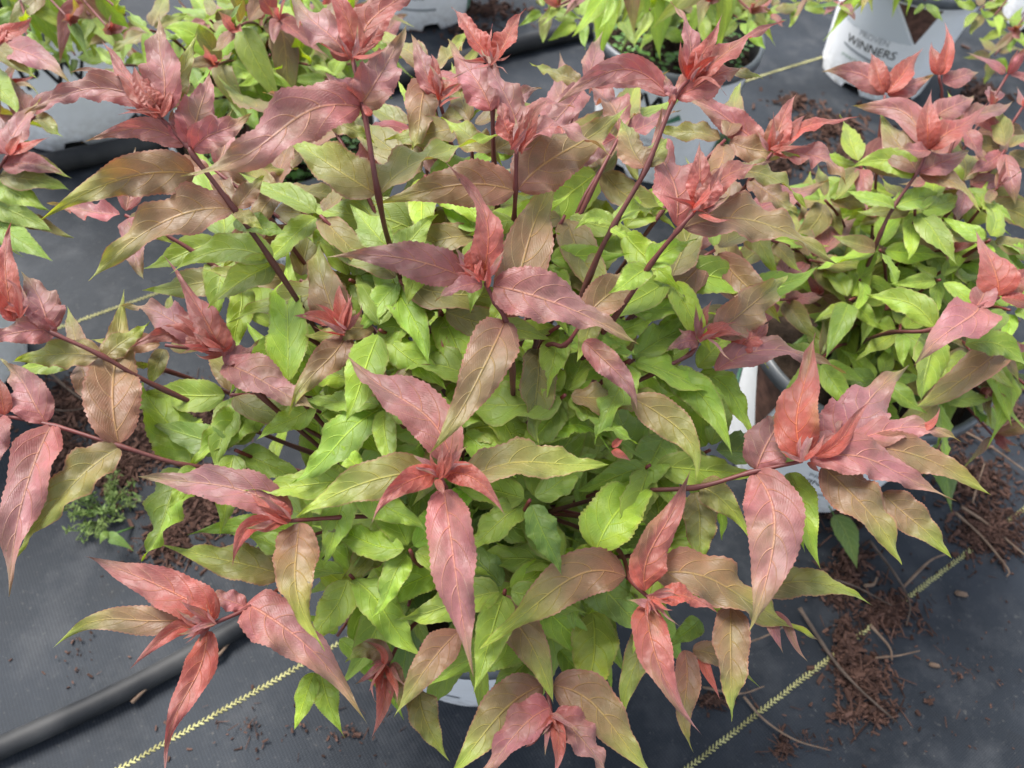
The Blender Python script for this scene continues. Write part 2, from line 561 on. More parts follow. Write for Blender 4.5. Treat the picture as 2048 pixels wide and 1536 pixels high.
    COL.objects.link(o)
    o.location = tuple(map(float, org - porg))
    if parent: o.parent = parent
    return o

def leaf_mesh(name, V, F, uvs, rgba):
    me = bpy.data.meshes.new(name)
    me.from_pydata(V.tolist(), [], F.tolist())
    me.polygons.foreach_set('use_smooth', np.ones(len(F), bool))
    uvl = me.uv_layers.new(name='UVMap')
    uvl.data.foreach_set('uv', uvs.ravel().astype(np.float32))
    ca_ = me.color_attributes.new('tint', 'FLOAT_COLOR', 'POINT')
    ca_.data.foreach_set('color', np.clip(rgba, 0, 1).ravel().astype(np.float32))
    me.materials.append(MAT['leaf'])
    return me

def foliage_part(root, rloc, sink, name='foliage'):
    """the inner leaves past the three hundred that show largest"""
    if not sink:
        return
    off, Fs = 0, []
    for V, F, _, _ in sink:
        Fs.append(F + off); off += len(V)
    me = leaf_mesh(name, np.concatenate([a[0] for a in sink]) - rloc, np.concatenate(Fs), np.concatenate([a[2] for a in sink]), np.concatenate([a[3] for a in sink]))
    o = bpy.data.objects.new(name, me)
    COL.objects.link(o)
    o.parent = root
    if name == 'foliage':
        o['kind'] = 'stuff'

def build_stem(parent, porg, pts, r0, r1, col=(.095, .022, .020), col2=None, name='stem'):
    pts = catmull(pts, 5)
    n = len(pts)
    rad = [(r0 + (r1 - r0) * i / (n - 1)) * (1.45 if i % 5 == 0 and 0 < i < n - 6 else 1.08 if i % 5 in (1, 4) else 1.0) for i in range(n)]
    org = pts[0]
    V, F = tube_geo(pts, rad, 7)
    o = mesh_obj(name, np.array(V) - org, F, MAT['stem'], parent, org - porg)
    c2 = np.array(col2 if col2 is not None else col)
    at = o.data.color_attributes.new('tint', 'FLOAT_COLOR', 'POINT')
    t = np.repeat(np.linspace(0, 1, n), 7)[:, None]
    cc = np.array(col) * (1 - t) + c2 * t
    at.data.foreach_set('color', np.concatenate([cc, np.ones((len(cc), 1))], 1).ravel().astype(np.float32))
    return o, org

# ------------------------------------------------------------------ pots
POT_H, RIM_R, FOOT_R = .235, .142, .112
def pot_radius(z):
    return FOOT_R + (RIM_R - .006 - FOOT_R) * max(0, min(1, z / POT_H))

def cone_point(th, z, lift):
    r = pot_radius(z) + lift
    return np.array([r * math.cos(th), r * math.sin(th), z])

def patch(parent, name, poly, mat, th0, lift, sub=6):
    """flat print wrapped on the pot wall; poly in (metres along wall, height), filled as a fan of strips between two edges"""
    (a0, a1), (b0, b1) = poly
    V, F = [], []
    for i in range(sub + 1):
        t = i / sub
        l = np.array(a0) * (1 - t) + np.array(a1) * t
        r = np.array(b0) * (1 - t) + np.array(b1) * t
        for j in range(sub + 1):
            s = j / sub
            p = l * (1 - s) + r * s
            V.append(cone_point(th0 + p[0] / .125, p[1], lift))
    for i in range(sub):
        for j in range(sub):
            k0 = i * (sub + 1) + j
            F.append((k0, k0 + 1, k0 + sub + 2, k0 + sub + 1))
    return mesh_obj(name, V, F, mat, parent)

def lettering(parent, text, size, th0, z0, mat, lift=.0011, squeeze=1.0, bold=0.0):
    cu = bpy.data.curves.new('lettering', 'FONT')
    cu.body = text
    cu.size = size
    cu.align_x = 'CENTER'
    cu.resolution_u = 3
    cu.offset = bold
    tmp = bpy.data.objects.new('tmp', cu)
    COL.objects.link(tmp)
    dg = bpy.context.evaluated_depsgraph_get()
    me = bpy.data.meshes.new_from_object(tmp.evaluated_get(dg))
    bpy.data.objects.remove(tmp)
    me.name = 'lettering'
    for vtx in me.vertices:
        x, y = vtx.co.x * squeeze, vtx.co.y
        vtx.co = Vector(cone_point(th0 + x / .125, z0 + y, lift))
    me.materials.clear()
    me.materials.append(mat)
    o = bpy.data.objects.new('lettering', me)
    COL.objects.link(o)
    o.parent = parent
    return o

def make_pot(root, face, prints=True, tilt=0):
    """face: direction (radians) the printed side looks to"""
    N = 96
    V, F = [], []
    zs = [0, .012, .02, .05, .10, .15, .19, .205, POT_H - .02, POT_H - .018]
    def notch(th):
        c = math.cos(th * 6 + .7)
        return .020 * max(0, min(1, (c - .35) * 3.0))
    for zi, z in enumerate(zs):
        for k in range(N):
            th = 2 * math.pi * k / N
            zz = max(z, notch(th)) if z < .021 else z
            r = pot_radius(zz) + (.003 if zi >= 8 else 0) + (.0012 * math.sin(th * 24) if zi in (1, 2) else 0)
            V.append((r * math.cos(th), r * math.sin(th), zz + (zi * .0001)))
    for zi in range(len(zs) - 1):
        for k in range(N):
            k2 = (k + 1) % N
            F.append((zi * N + k, zi * N + k2, (zi + 1) * N + k2, (zi + 1) * N + k))
    # inner floor of the foot so that the notches read dark
    pot = mesh_obj('pot', V, F, MAT['pot'], root)
    # rolled rim
    V, F = [], []
    prof = [(RIM_R - .004, POT_H - .0185), (RIM_R + .003, POT_H - .018), (RIM_R + .0035, POT_H - .004), (RIM_R + .002, POT_H), (RIM_R - .003, POT_H + .0005), (RIM_R - .005, POT_H - .003)]
    for (r, z) in prof:
        for k in range(N):
            th = 2 * math.pi * k / N
            V.append((r * math.cos(th), r * math.sin(th), z))
    for i in range(len(prof) - 1):
        for k in range(N):
            k2 = (k + 1) % N
            F.append((i * N + k, i * N + k2, (i + 1) * N + k2, (i + 1) * N + k))
    mesh_obj('rim', V, F, MAT['rim'], pot)
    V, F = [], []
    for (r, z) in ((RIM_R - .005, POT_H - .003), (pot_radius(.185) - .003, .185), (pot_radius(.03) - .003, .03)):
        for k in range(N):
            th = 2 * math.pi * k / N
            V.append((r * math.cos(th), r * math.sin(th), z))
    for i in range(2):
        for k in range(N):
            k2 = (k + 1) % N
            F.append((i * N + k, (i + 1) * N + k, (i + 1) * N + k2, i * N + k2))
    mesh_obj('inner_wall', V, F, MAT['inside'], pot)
    # soil
    rng = np.random.default_rng(int(abs(face) * 1000) % 9999)
    V = [(0, 0, .205)]
    F = []
    R_, S_ = 16, 48
    for i in range(1, R_ + 1):
        for k in range(S_):
            th = 2 * math.pi * k / S_
            r = (pot_radius(.203) - .0025) * i / R_
            V.append((r * math.cos(th), r * math.sin(th), .203 + rng.normal(0, .0032) - .004 * (i / R_) ** 3))
    for k in range(S_):
        F.append((0, 1 + k, 1 + (k + 1) % S_))
    for i in range(R_ - 1):
        for k in range(S_):
            a = 1 + i * S_ + k; b = 1 + i * S_ + (k + 1) % S_
            F.append((a, a + S_, b + S_, b))
    mesh_obj('soil', V, F, MAT['soil'], root)
    if prints == 'logo':
        lettering(pot, 'PW', .070, face, .130, MAT['ink'], bold=-.0004)
    elif prints == 'panel':
        lettering(pot, 'PROVEN', .017, face - .12, .122, MAT['greyink'])
        lettering(pot, 'WINNERS', .025, face - .12, .098, MAT['ink'])
        patch(pot, 'printed_swoosh', (((-.075, .090), (-.075, .094)), ((.055, .070), (.055, .080))), MAT['greyink'], face, .0012)
        lettering(pot, 'proven harvest', .011, face - .30, .068, MAT['greenink'])
        patch(pot, 'printed_leaf', (((.010, .060), (.013, .074)), ((.026, .060), (.024, .072))), MAT['greenink'], face, .0013)
        patch(pot, 'printed_picture', (((.060, .138), (.000, .210)), ((.062, .138), (.080, .210))), MAT['brownink'], face, .0012)
        patch(pot, 'printed_triangle', (((-.090, .134), (-.080, .210)), ((.057, .134), (-.006, .210))), MAT['paleink'], face, .0010)
    elif prints:
        lettering(pot, 'PW', .050, face, .152, MAT['ink'], bold=.001)
        lettering(pot, 'PROVEN', .012, face, .092, MAT['greyink'])
        lettering(pot, 'WINNERS', .015, face, .076, MAT['ink'])
        patch(pot, 'printed_leaf', (((.030, .135), (.034, .145)), ((.056, .148), (.050, .158))), MAT['greenink'], face, .0014)
        patch(pot, 'printed_swoosh', (((-.055, .052), (-.055, .056)), ((.060, .050), (.060, .056))), MAT['greyink'], face, .0012)
        patch(pot, 'printed_picture', (((-.110, .105), (-.110, .105)), ((-.090, .208), (-.150, .208))), MAT['brownink'], face, .0012)
        patch(pot, 'printed_band', (((-.195, .02), (-.225, .208)), ((-.165, .02), (-.195, .208))), MAT['greenink'], face, .0012)
        patch(pot, 'printed_band', (((.165, .02), (.190, .208)), ((.200, .02), (.225, .208))), MAT['greenink'], face, .0012)
    return pot

def soil_point(root_loc, rng, r=.055):
    a, q = rng.uniform(0, 6.28), r * math.sqrt(rng.uniform(0, 1))
    return np.array(root_loc) + np.array([q * math.cos(a), q * math.sin(a), .20])

STEMC, STEMG = (.105, .017, .015), (.085, .040, .022)

def auto_shoot(root, rloc, apex, rng, style, npairs=5, scale=1.0, rows=18, cols=3, foot=None, bare=.35, stem_r=.0023, start_ang=None, sink=None, flat=.25, droop_k=1.0, lay=False, wv=(.04, .12)):
    """a shoot from the soil to the apex with opposite pairs of leaves, each pair turned a quarter from the last"""
    apex = np.array(apex, float)
    ft = foot if foot is not None else soil_point(rloc, rng)
    L = np.linalg.norm(apex - ft)
    mid = (ft + apex) / 2 + np.array([0, 0, L * .10]) + (ft - apex) * np.array([.18, .18, 0])
    pts = [ft, (ft + mid) / 2 + (ft - apex) * np.array([.10, .10, 0]), mid, (mid + apex) / 2 + np.array([0, 0, L * .02]), apex]
    st, sorg = build_stem(root, rloc, pts, stem_r, .0013, (.07, .035, .022), STEMC)
    cp = np.array(catmull(pts, 12))
    T = np.gradient(cp, axis=0)
    ang = start_ang if start_ang is not None else rng.uniform(0, 3.14)
    for i in range(npairs + 1):
        t = bare + (1 - bare) * (i / npairs) ** .85
        k = min(len(cp) - 1, int(t * (len(cp) - 1)))
        p = cp[k]
        tv = nrm(T[k])
        a = nrm(np.cross(tv, [math.cos(ang), math.sin(ang), .2]))
        ang += math.pi / 2 + rng.normal(0, .2)
        top = i / npairs
        cls = style[min(len(style) - 1, int(top * len(style) * .999))]
        last = i == npairs
        for s in (-1, 1):
            ln = scale * rng.uniform(.070, .098) * (1.0 if top < .7 else .8 if not last else .55)
            d = nrm(a * s * 1.0 + tv * (.35 if not last else 1.3) + np.array([0, 0, .15 if top < .6 else .35]))
            if lay:
                d = nrm(a * s * np.array([1, 1, .25]) + tv * .12 + np.array([0, 0, .12]))
            droop = np.array([0, 0, -1]) * ln * rng.uniform(.08, .40) * droop_k * (1 if not last else .2)
            p2 = p + d * ln + droop
            pm = p + d * ln * .5 + droop * .18 + rng.normal(0, .003, 3)
            wd = ln * rng.uniform(.30, .38) * (1 if not last else .75)
            nh = nrm(np.array([0, 0, 1.0]) + tv * .4 + rng.normal(0, flat, 3))
            if lay:
                nh = nrm(np.array([0, -.25, 1.0]) + rng.normal(0, flat, 3))
            c = cls
            if rng.uniform() < .18 and len(style) > 1:
                c = style[rng.integers(0, len(style))]
            build_leaf(st, sorg, p + d * .003, pm, p2, wd, c, nh, rows=rows, cols=cols, wave=rng.uniform(*wv), sink=sink)
        if last and cls in 'RPB':   # folded bud leaves
            for s in (-1, 1):
                d = nrm(tv * 1.0 + np.cross(tv, a) * s * .45 + np.array([0, 0, .4]))
                ln = scale * rng.uniform(.025, .04)
                build_leaf(st, sorg, p, p + d * ln * .5, p + d * ln, ln * .36, 'R' if rng.uniform() < .12 else 'P', nrm(-np.cross(tv, a) * s + tv * .3 + np.array([0, 0, .2])), rows=12, cols=2, fold=35, sink=sink)
    return st

# ------------------------------------------------------------------ the nearest shrub, shoot by shoot
MAIN = np.array([-.015, .338, 0.0])
main = empty('potted_shrub', tuple(MAIN))
tag(main, 'large bushy shrub with red shoot tips filling the middle, in the nearest white pot', 'shrub', 'potted shrubs')
make_pot(main, math.radians(-120))
mr = np.random.default_rng(21)

# each shoot: height of its top, stem as (px, py, dz) from the top down, leaves as
# (class, base px, tip px, width px, middle px or None, rise per length, roll, base dz)
SHOOTS = [
 dict(z=.66, stem=[(705, 118, 0), (727, 215, -.012), (757, 393, -.05), (786, 510, -.13)], leaves=[
    ('P', (700, 120), (572, -25), 92, (640, 55), .25, 15, 0), ('R', (706, 118), (645, -70), 62, (690, 30), .5, 0, .004),
    ('R', (710, 118), (866, -45), 100, (765, 20), .3, -10, 0), ('P', (722, 212), (815, 52), 98, (760, 150), .35, 20, -.012),
    ('P', (722, 214), (362, 362), 128, (560, 262), -.05, -12, -.012),
    ('O', (752, 388), (560, 268), 112, (660, 330), .10, 5, -.05), ('O', (758, 388), (1015, 252), 100, (865, 312), -.05, -15, -.05),
    ('G', (780, 500), (700, 410), 80, None, .0, 0, -.125), ('G', (786, 505), (880, 430), 70, None, 0, 0, -.125),
    ('P', (735, 216), (650, 145), 60, None, .2, 0, -.014),
    ('R', (742, 232), (722, 205), 38, None, .3, 0, -.012)]),
 dict(z=.61, stem=[(318, 232, 0), (375, 292, -.012), (388, 312, -.016), (470, 420, -.045), (548, 528, -.085)], leaves=[
    ('P', (325, 230), (322, 38), 92, (325, 130), .45, -8, 0), ('R', (318, 230), (203, 80), 58, (262, 165), .3, 8, 0),
    ('R', (320, 228), (268, 130), 52, (292, 185), .5, 0, .002), ('P', (305, 212), (48, 228), 74, (175, 178), -.05, -20, 0),
    ('P', (285, 205), (140, 150), 30, (215, 152), .1, -20, .003), ('O', (340, 215), (398, 76), 48, (362, 150), .3, 30, -.01),
    ('P', (372, 290), (165, 292), 58, (262, 258), -.1, -42, -.012), ('P', (388, 296), (422, 134), 94, (400, 215), .25, 22, -.014),
    ('P', (384, 300), (505, 225), 88, (440, 262), .15, 15, -.014), ('P', (360, 282), (345, 215), 62, None, .3, 0, -.010),
    ('B', (468, 420), (174, 560), 112, (335, 440), -.10, -12, -.045), ('B', (474, 416), (530, 345), 78, (502, 380), .2, 10, -.045),
    ('B', (390, 348), (68, 434), 104, (250, 355), -.10, -15, -.03), ('G', (545, 520), (338, 548), 84, (440, 500), -.1, -10, -.085),
    ('G', (548, 528), (415, 620), 84, (485, 560), -.15, -10, -.09), ('O', (474, 424), (525, 455), 48, None, 0, 0, -.045),
    ('G', (470, 440), (585, 470), 60, None, 0, 0, -.06)]),
 dict(z=.555, stem=[(970, 565, 0), (990, 605, -.006), (1012, 645, -.015), (1025, 740, -.05)], leaves=[
    ('R', (962, 555), (888, 325), 74, (975, 452), .5, 10, .004), ('P', (930, 556), (645, 508), 92, (800, 515), -.02, -12, 0),
    ('P', (988, 572), (1278, 692), 128, (1120, 610), -.08, 12, 0), ('P', (965, 568), (870, 602), 48, (915, 575), .05, 0, .004),
    ('B', (1012, 635), (1126, 335), 122, (1055, 490), .12, 8, -.014), ('B', (1010, 642), (852, 930), 120, (950, 770), -.12, -8, -.015),
    ('R', (955, 560), (905, 545), 40, None, .2, 0, .004), ('P', (945, 545), (905, 490), 24, None, .2, 0, .004),
    ('R', (960, 560), (955, 470), 48, (945, 515), .6, -20, .004)]),
 dict(z=.60, stem=[(1033, 300, 0), (1031, 380, -.025), (1028, 440, -.05), (1022, 560, -.10)], leaves=[
    ('P', (1032, 262), (962, 108), 78, (1010, 190), .3, 5, .002), ('R', (1034, 290), (998, 188), 62, (1008, 240), .5, 12, 0),
    ('P', (1045, 285), (1222, 315), 62, (1130, 258), -.02, -38, 0), ('R', (1040, 285), (1098, 192), 40, (1060, 245), .4, 20, 0),
    ('R', (1030, 298), (1045, 225), 52, None, .6, 0, .002), ('P', (1040, 250), (1152, 212), 48, (1095, 208), .1, -15, -.004),
    ('B', (1030, 382), (744, 410), 108, (900, 372), -.06, -8, -.025), ('B', (1036, 380), (1262, 208), 122, (1135, 300), .05, 10, -.025),
    ('G', (1026, 440), (930, 470), 70, None, 0, 0, -.05), ('G', (1030, 440), (1120, 470), 60, None, 0, 0, -.06)]),
 dict(z=.61, stem=[(987, 130, 0), (985, 215, -.014), (988, 330, -.05), (995, 420, -.09)], leaves=[
    ('R', (985, 118), (902, 14), 54, (938, 60), .3, 8, 0), ('R', (988, 122), (1053, 14), 56, (1018, 68), .35, -8, 0),
    ('P', (982, 222), (895, 70), 84, (945, 150), .2, 5, -.014), ('P', (988, 215), (1085, 175), 60, None, .1, 0, -.014),
    ('O', (985, 300), (880, 235), 70, None, 0, 0, -.05), ('O', (990, 300), (1090, 240), 64, None, 0, 0, -.05)]),
 dict(z=.55, stem=[(878, 198, 0), (905, 300, -.03), (925, 420, -.07)], leaves=[
    ('P', (876, 196), (822, 72), 58, (850, 140), .4, 10, 0), ('R', (880, 196), (925, 125), 62, (905, 165), .5, -10, 0),
    ('R', (878, 196), (862, 105), 36, None, .6, 0, 0), ('Y', (880, 240), (795, 160), 56, (830, 210), .1, 10, -.01),
    ('O', (885, 245), (965, 215), 60, None, .1, 0, -.01), ('Y', (905, 300), (800, 262), 60, None, 0, 0, -.03)]),
 dict(z=.59, stem=[(1392, 420, 0), (1358, 458, -.010), (1300, 530, -.035), (1225, 640, -.08)], leaves=[
    ('R', (1396, 412), (1398, 285), 62, (1400, 350), .5, 0, .002), ('R', (1402, 408), (1545, 318), 66, (1465, 345), .2, -15, .002),
    ('R', (1394, 416), (1444, 325), 66, (1425, 375), .5, 10, .004), ('P', (1352, 452), (1322, 222), 112, (1335, 340), .15, 5, -.010),
    ('B', (1366, 456), (1674, 530), 116, (1520, 445), -.06, -8, -.010), ('O', (1470, 345), (1618, 410), 66, (1545, 355), -.05, -15, -.02),
    ('R', (1405, 412), (1440, 372), 40, None, .4, 0, .004), ('Y', (1296, 530), (1395, 480), 100, (1340, 500), 0, 0, -.035),
    ('Y', (1300, 535), (1215, 590), 84, None, 0, 0, -.04)]),
 dict(z=.635, stem=[(1378, 158, 0), (1347, 200, -.006), (1293, 335, -.035), (1228, 450, -.065), (1180, 550, -.10)], leaves=[
    ('P', (1380, 156), (1338, 8), 56, (1380, 80), .4, 10, .002), ('R', (1384, 156), (1445, 28), 48, (1410, 100), .5, 10, .002),
    ('R', (1388, 158), (1568, 48), 62, (1465, 95), .2, -22, .002), ('P', (1338, 192), (1113, 212), 66, (1225, 142), -.06, -28, -.006),
    ('P', (1350, 192), (1492, 132), 84, (1420, 158), .12, 10, -.006), ('P', (1346, 200), (1330, 150), 52, None, .5, 0, -.006),
    ('O', (1470, 140), (1527, 158), 30, None, 0, 0, -.006), ('R', (1345, 212), (1345, 178), 46, None, .6, 0, -.008),
    ('B', (1290, 335), (1238, 225), 80, (1258, 280), .15, 12, -.035), ('O', (1294, 332), (1335, 270), 60, None, .1, 0, -.035),
    ('G', (1225, 450), (1145, 462), 62, (1185, 435), 0, -10, -.065), ('G', (1230, 448), (1335, 420), 62, (1280, 420), 0, -10, -.065),
    ('Y', (1225, 455), (1260, 480), 50, None, .1, 0, -.065)]),
 dict(z=.54, stem=[(1545, 305, 0), (1500, 360, -.02), (1460, 410, -.045)], leaves=[
    ('R', (1545, 302), (1596, 180), 58, (1565, 240), .4, 8, 0), ('R', (1550, 302), (1718, 240), 50, (1625, 250), .15, -20, 0),
    ('P', (1530, 295), (1358, 205), 66, (1450, 235), .02, -12, -.004), ('P', (1560, 312), (1692, 372), 70, (1640, 315), -.1, -12, -.004),
    ('R', (1548, 300), (1615, 225), 34, None, .3, 0, .002), ('B', (1500, 360), (1600, 430), 60, None, 0, 0, -.02)]),
 dict(z=.49, stem=[(1398, 678, 0), (1380, 708, -.006), (1310, 745, -.02), (1200, 805, -.06)], leaves=[
    ('B', (1425, 668), (1578, 545), 96, (1500, 612), .08, 8, 0), ('R', (1398, 672), (1425, 600), 44, (1402, 640), .4, 20, 0),
    ('R', (1402, 676), (1495, 672), 42, (1450, 660), .1, -20, .002), ('P', (1398, 684), (1328, 706), 66, (1365, 685), 0, -15, 0),
    ('P', (1398, 684), (1355, 655), 50, None, .1, 0, 0), ('R', (1470, 710), (1540, 640), 58, None, .2, 10, -.01),
    ('P', (1430, 742), (1695, 745), 72, (1560, 700), -.08, -12, -.01), ('Y', (1320, 738), (1384, 540), 84, (1360, 640), .1, 5, -.02),
    ('Y', (1330, 750), (1465, 912), 78, (1410, 800), -.15, 8, -.02), ('Y', (1400, 745), (1518, 895), 62, (1470, 800), -.15, 8, -.03),
    ('G', (1310, 748), (1400, 820), 50, (1350, 770), -.1, 0, -.025), ('Y', (1395, 735), (1480, 640), 60, None, .05, 0, -.025),
    ('Y', (1305, 745), (1260, 700), 60, None, 0, 0, -.03)]),
 dict(z=.52, stem=[(1172, 632, 0), (1130, 690, -.02), (1085, 700, -.04)], leaves=[
    ('B', (1165, 640), (1322, 538), 90, (1240, 575), .08, 10, 0), ('R', (1165, 645), (1228, 636), 24, None, .1, 0, .002),
    ('P', (1168, 682), (1275, 822), 62, (1235, 745), -.10, 10, -.015), ('O', (1262, 795), (1392, 968), 84, (1365, 865), -.12, 25, -.03),
    ('O', (1072, 698), (1078, 892), 96, (1072, 790), -.12, 0, -.04), ('G', (1180, 690), (1322, 630), 76, None, .05, 0, -.03),
    ('G', (1190, 550), (1190, 450), 80, None, .1, 0, -.03), ('B', (1130, 660), (1175, 610), 60, None, 0, 0, -.03)]),
 dict(z=.47, stem=[(1605, 922, 0), (1500, 945, -.014), (1390, 975, -.03), (1250, 985, -.06)], leaves=[
    ('R', (1612, 918), (1632, 662), 98, (1600, 800), .30, -5, .004), ('P', (1512, 940), (1585, 790), 112, (1545, 868), .12, 8, -.014),
    ('P', (1640, 900), (1818, 732), 132, (1725, 818), .05, 5, -.014), ('P', (1600, 905), (1690, 805), 90, None, .1, -10, -.012),
    ('R', (1630, 912), (1745, 798), 42, (1695, 860), .4, 15, .004), ('P', (1620, 922), (1912, 1005), 96, (1765, 930), -.02, 10, 0),
    ('B', (1720, 895), (1972, 1000), 84, (1855, 920), -.03, 14, -.008), ('P', (1690, 892), (1918, 888), 68, (1810, 855), .02, -8, -.004),
    ('R', (1835, 862), (1880, 812), 20, (1865, 845), .3, 0, 0), ('P', (1640, 905), (1738, 928), 40, (1705, 885), -.05, -20, .006),
    ('B', (1645, 932), (1802, 1132), 104, (1725, 1010), -.10, 5, -.01), ('B', (1765, 985), (1898, 1122), 86, (1830, 1045), -.08, 5, -.012),
    ('P', (1508, 944), (1500, 1262), 132, (1548, 1080), -.16, 5, -.014), ('R', (1615, 925), (1640, 945), 44, None, 0, 0, 0),
    ('O', (1400, 975), (1510, 1085), 84, (1450, 1005), -.1, 15, -.035), ('O', (1388, 985), (1410, 1130), 96, (1400, 1060), -.12, 0, -.05),
    ('G', (1580, 945), (1640, 1140), 74, (1610, 1040), -.2, 10, -.03), ('Y', (1575, 1000), (1610, 1105), 36, None, -.2, 20, -.04)]),
 dict(z=.42, stem=[(1298, 1196, 0), (1262, 1160, -.010), (1225, 1090, -.03)], leaves=[
    ('R', (1290, 1182), (1382, 938), 88, (1318, 1070), .18, 6, .004), ('R', (1295, 1205), (1408, 1470), 86, (1318, 1330), -.06, 2, .002),
    ('R', (1312, 1200), (1438, 1226), 54, (1370, 1192), .10, -12, .006), ('P', (1318, 1212), (1253, 1200), 28, None, .2, 0, .006),
    ('B', (1252, 1152), (958, 1298), 106, (1110, 1178), -.08, -5, -.010), ('B', (1308, 1148), (1636, 1278), 112, (1465, 1182), -.06, 5, -.010),
    ('O', (1520, 1185), (1745, 1215), 84, (1630, 1165), -.05, -8, -.02), ('B', (1462, 1215), (1466, 1442), 88, (1462, 1325), -.15, 0, -.02),
    ('P', (1535, 1225), (1566, 1308), 30, None, -.1, 0, -.018), ('P', (1550, 1222), (1617, 1322), 22, None, -.1, 10, -.018),
    ('B', (1370, 1300), (1388, 1505), 62, (1370, 1400), -.2, 0, -.05), ('B', (1385, 1300), (1522, 1382), 52, (1450, 1320), -.15, 0, -.05),
    ('O', (1300, 1230), (1250, 1440), 66, (1270, 1330), -.25, 0, -.06), ('R', (1400, 1310), (1440, 1400), 26, None, -.1, 0, -.05),
    ('G', (1400, 1240), (1330, 1300), 90, None, -.1, 0, -.06)]),
 dict(z=.51, stem=[(880, 952, 0), (890, 975, -.008), (900, 1000, -.05)], leaves=[
    ('P', (908, 935), (688, 713), 116, (815, 805), .05, 5, -.006), ('O', (868, 945), (590, 1030), 98, (730, 965), -.06, -6, -.010),
    ('O', (925, 965), (1218, 935), 104, (1075, 925), -.06, -4, -.010), ('P', (888, 980), (948, 1348), 120, (912, 1150), -.10, 0, -.006),
    ('R', (872, 948), (742, 1046), 60, (800, 972), .08, -16, .006), ('R', (888, 948), (1012, 1030), 56, (955, 962), .08, 14, .006),
    ('R', (876, 955), (862, 915), 36, None, .6, 0, .008), ('R', (886, 955), (905, 925), 40, None, .6, 0, .008),
    ('R', (876, 958), (885, 990), 26, None, .2, 0, .010), ('R', (880, 955), (884, 912), 20, None, .8, 0, .010)]),
 dict(z=.43, stem=[(575, 1042, 0), (690, 1034, -.016), (800, 1030, -.05)], leaves=[
    ('P', (585, 1030), (276, 954), 96, (435, 970), -.03, 8, 0), ('B', (600, 1045), (652, 1308), 104, (590, 1150), -.12, 0, -.003),
    ('R', (560, 1048), (464, 1132), 40, (488, 1062), 0, -20, .004), ('R', (575, 1040), (536, 985), 62, (555, 1012), .3, 0, .004),
    ('R', (570, 1040), (500, 985), 30, None, .2, 0, .006),
    ('G', (690, 1034), (560, 960), 70, None, 0, 0, -.03), ('G', (690, 1040), (640, 1120), 80, None, -.1, 0, -.03)]),
 dict(z=.385, stem=[(425, 1248, 0), (500, 1214, -.006), (600, 1150, -.03), (690, 1080, -.06)], leaves=[
    ('R', (436, 1236), (163, 1104), 94, (320, 1172), .03, 5, .002), ('B', (405, 1238), (104, 1294), 66, (240, 1238), -.06, -4, -.006),
    ('R', (415, 1262), (328, 1545), 74, (372, 1390), -.06, -4, .0), ('R', (398, 1258), (258, 1340), 40, (335, 1268), .02, -15, .006),
    ('P', (492, 1208), (738, 1452), 122, (595, 1275), -.10, 4, -.006), ('P', (492, 1216), (405, 1180), 62, None, .1, 0, -.006),
    ('R', (405, 1250), (372, 1185), 32, None, .5, 0, .006), ('R', (410, 1245), (375, 1235), 30, None, .4, 0, .008),
    ('O', (568, 1150), (318, 1088), 96, (450, 1120), -.02, 8, -.02), ('G', (590, 1062), (370, 1072), 62, (480, 1052), 0, -10, -.02),
    ('Y', (640, 1340), (690, 1476), 84, (655, 1400), -.2, 0, -.05), ('Y', (628, 1345), (588, 1460), 50, None, -.2, 0, -.05)]),
 dict(z=.35, stem=[(1103, 1432, 0), (1092, 1368, -.004), (1080, 1300, -.03)], leaves=[
    ('B', (1086, 1370), (895, 1560), 108, (990, 1440), -.04, -6, -.004), ('P', (1100, 1415), (950, 1570), 92, (1030, 1470), -.02, -4, .002),
    ('B', (1106, 1370), (1320, 1570), 118, (1215, 1440), -.04, 6, -.004), ('P', (1110, 1425), (1225, 1570), 88, (1165, 1480), -.02, 4, .002),
    ('R', (1106, 1435), (1108, 1550), 38, (1118, 1490), 0, 0, .006), ('R', (1108, 1440), (1130, 1470), 34, None, .4, 0, .008)]),
 dict(z=.40, stem=[(930, 1230, 0), (935, 1180, -.03)], leaves=[
    ('B', (918, 1262), (786, 1434), 88, (850, 1340), -.12, -5, -.02), ('B', (965, 1200), (1107, 1408), 92, (1060, 1285), -.15, 10, -.03)]),
 dict(z=.32, stem=[(775, 1330, 0), (815, 1262, -.015)], leaves=[
    ('B', (782, 1325), (690, 1325), 76, (735, 1298), -.1, -10, 0), ('R', (772, 1335), (743, 1475), 44, (768, 1400), -.2, 0, 0),
    ('R', (775, 1332), (730, 1360), 40, None, 0, 0, .003), ('B', (785, 1325), (800, 1420), 46, None, -.2, 0, 0)]),
 dict(z=.49, stem=[(442, 705, 0), (462, 722, -.004), (520, 790, -.03)], leaves=[
    ('R', (442, 706), (328, 513), 78, (408, 635), .25, 8, .002), ('P', (428, 682), (238, 608), 78, (330, 632), .05, -6, 0),
    ('R', (425, 700), (252, 702), 52, (330, 668), .0, -28, .002), ('P', (448, 728), (636, 822), 104, (530, 765), -.06, 4, -.004),
    ('P', (450, 730), (520, 680), 80, None, .1, 0, -.004), ('P', (458, 716), (438, 640), 60, None, .35, 10, -.002),
    ('R', (440, 700), (345, 625), 26, (390, 655), .3, 0, .008)]),
 dict(z=.47, stem=[(40, 632, 0), (110, 668, -.006), (205, 712, -.02), (330, 780, -.05)], leaves=[
    ('R', (26, 640), (20, 432), 56, (10, 530), .35, 0, .004), ('P', (100, 662), (40, 540), 86, (80, 600), .2, 10, -.004),
    ('P', (115, 662), (-60, 690), 66, (35, 665), -.05, -10, -.006), ('R', (40, 640), (-10, 560), 60, None, .4, 0, .002),
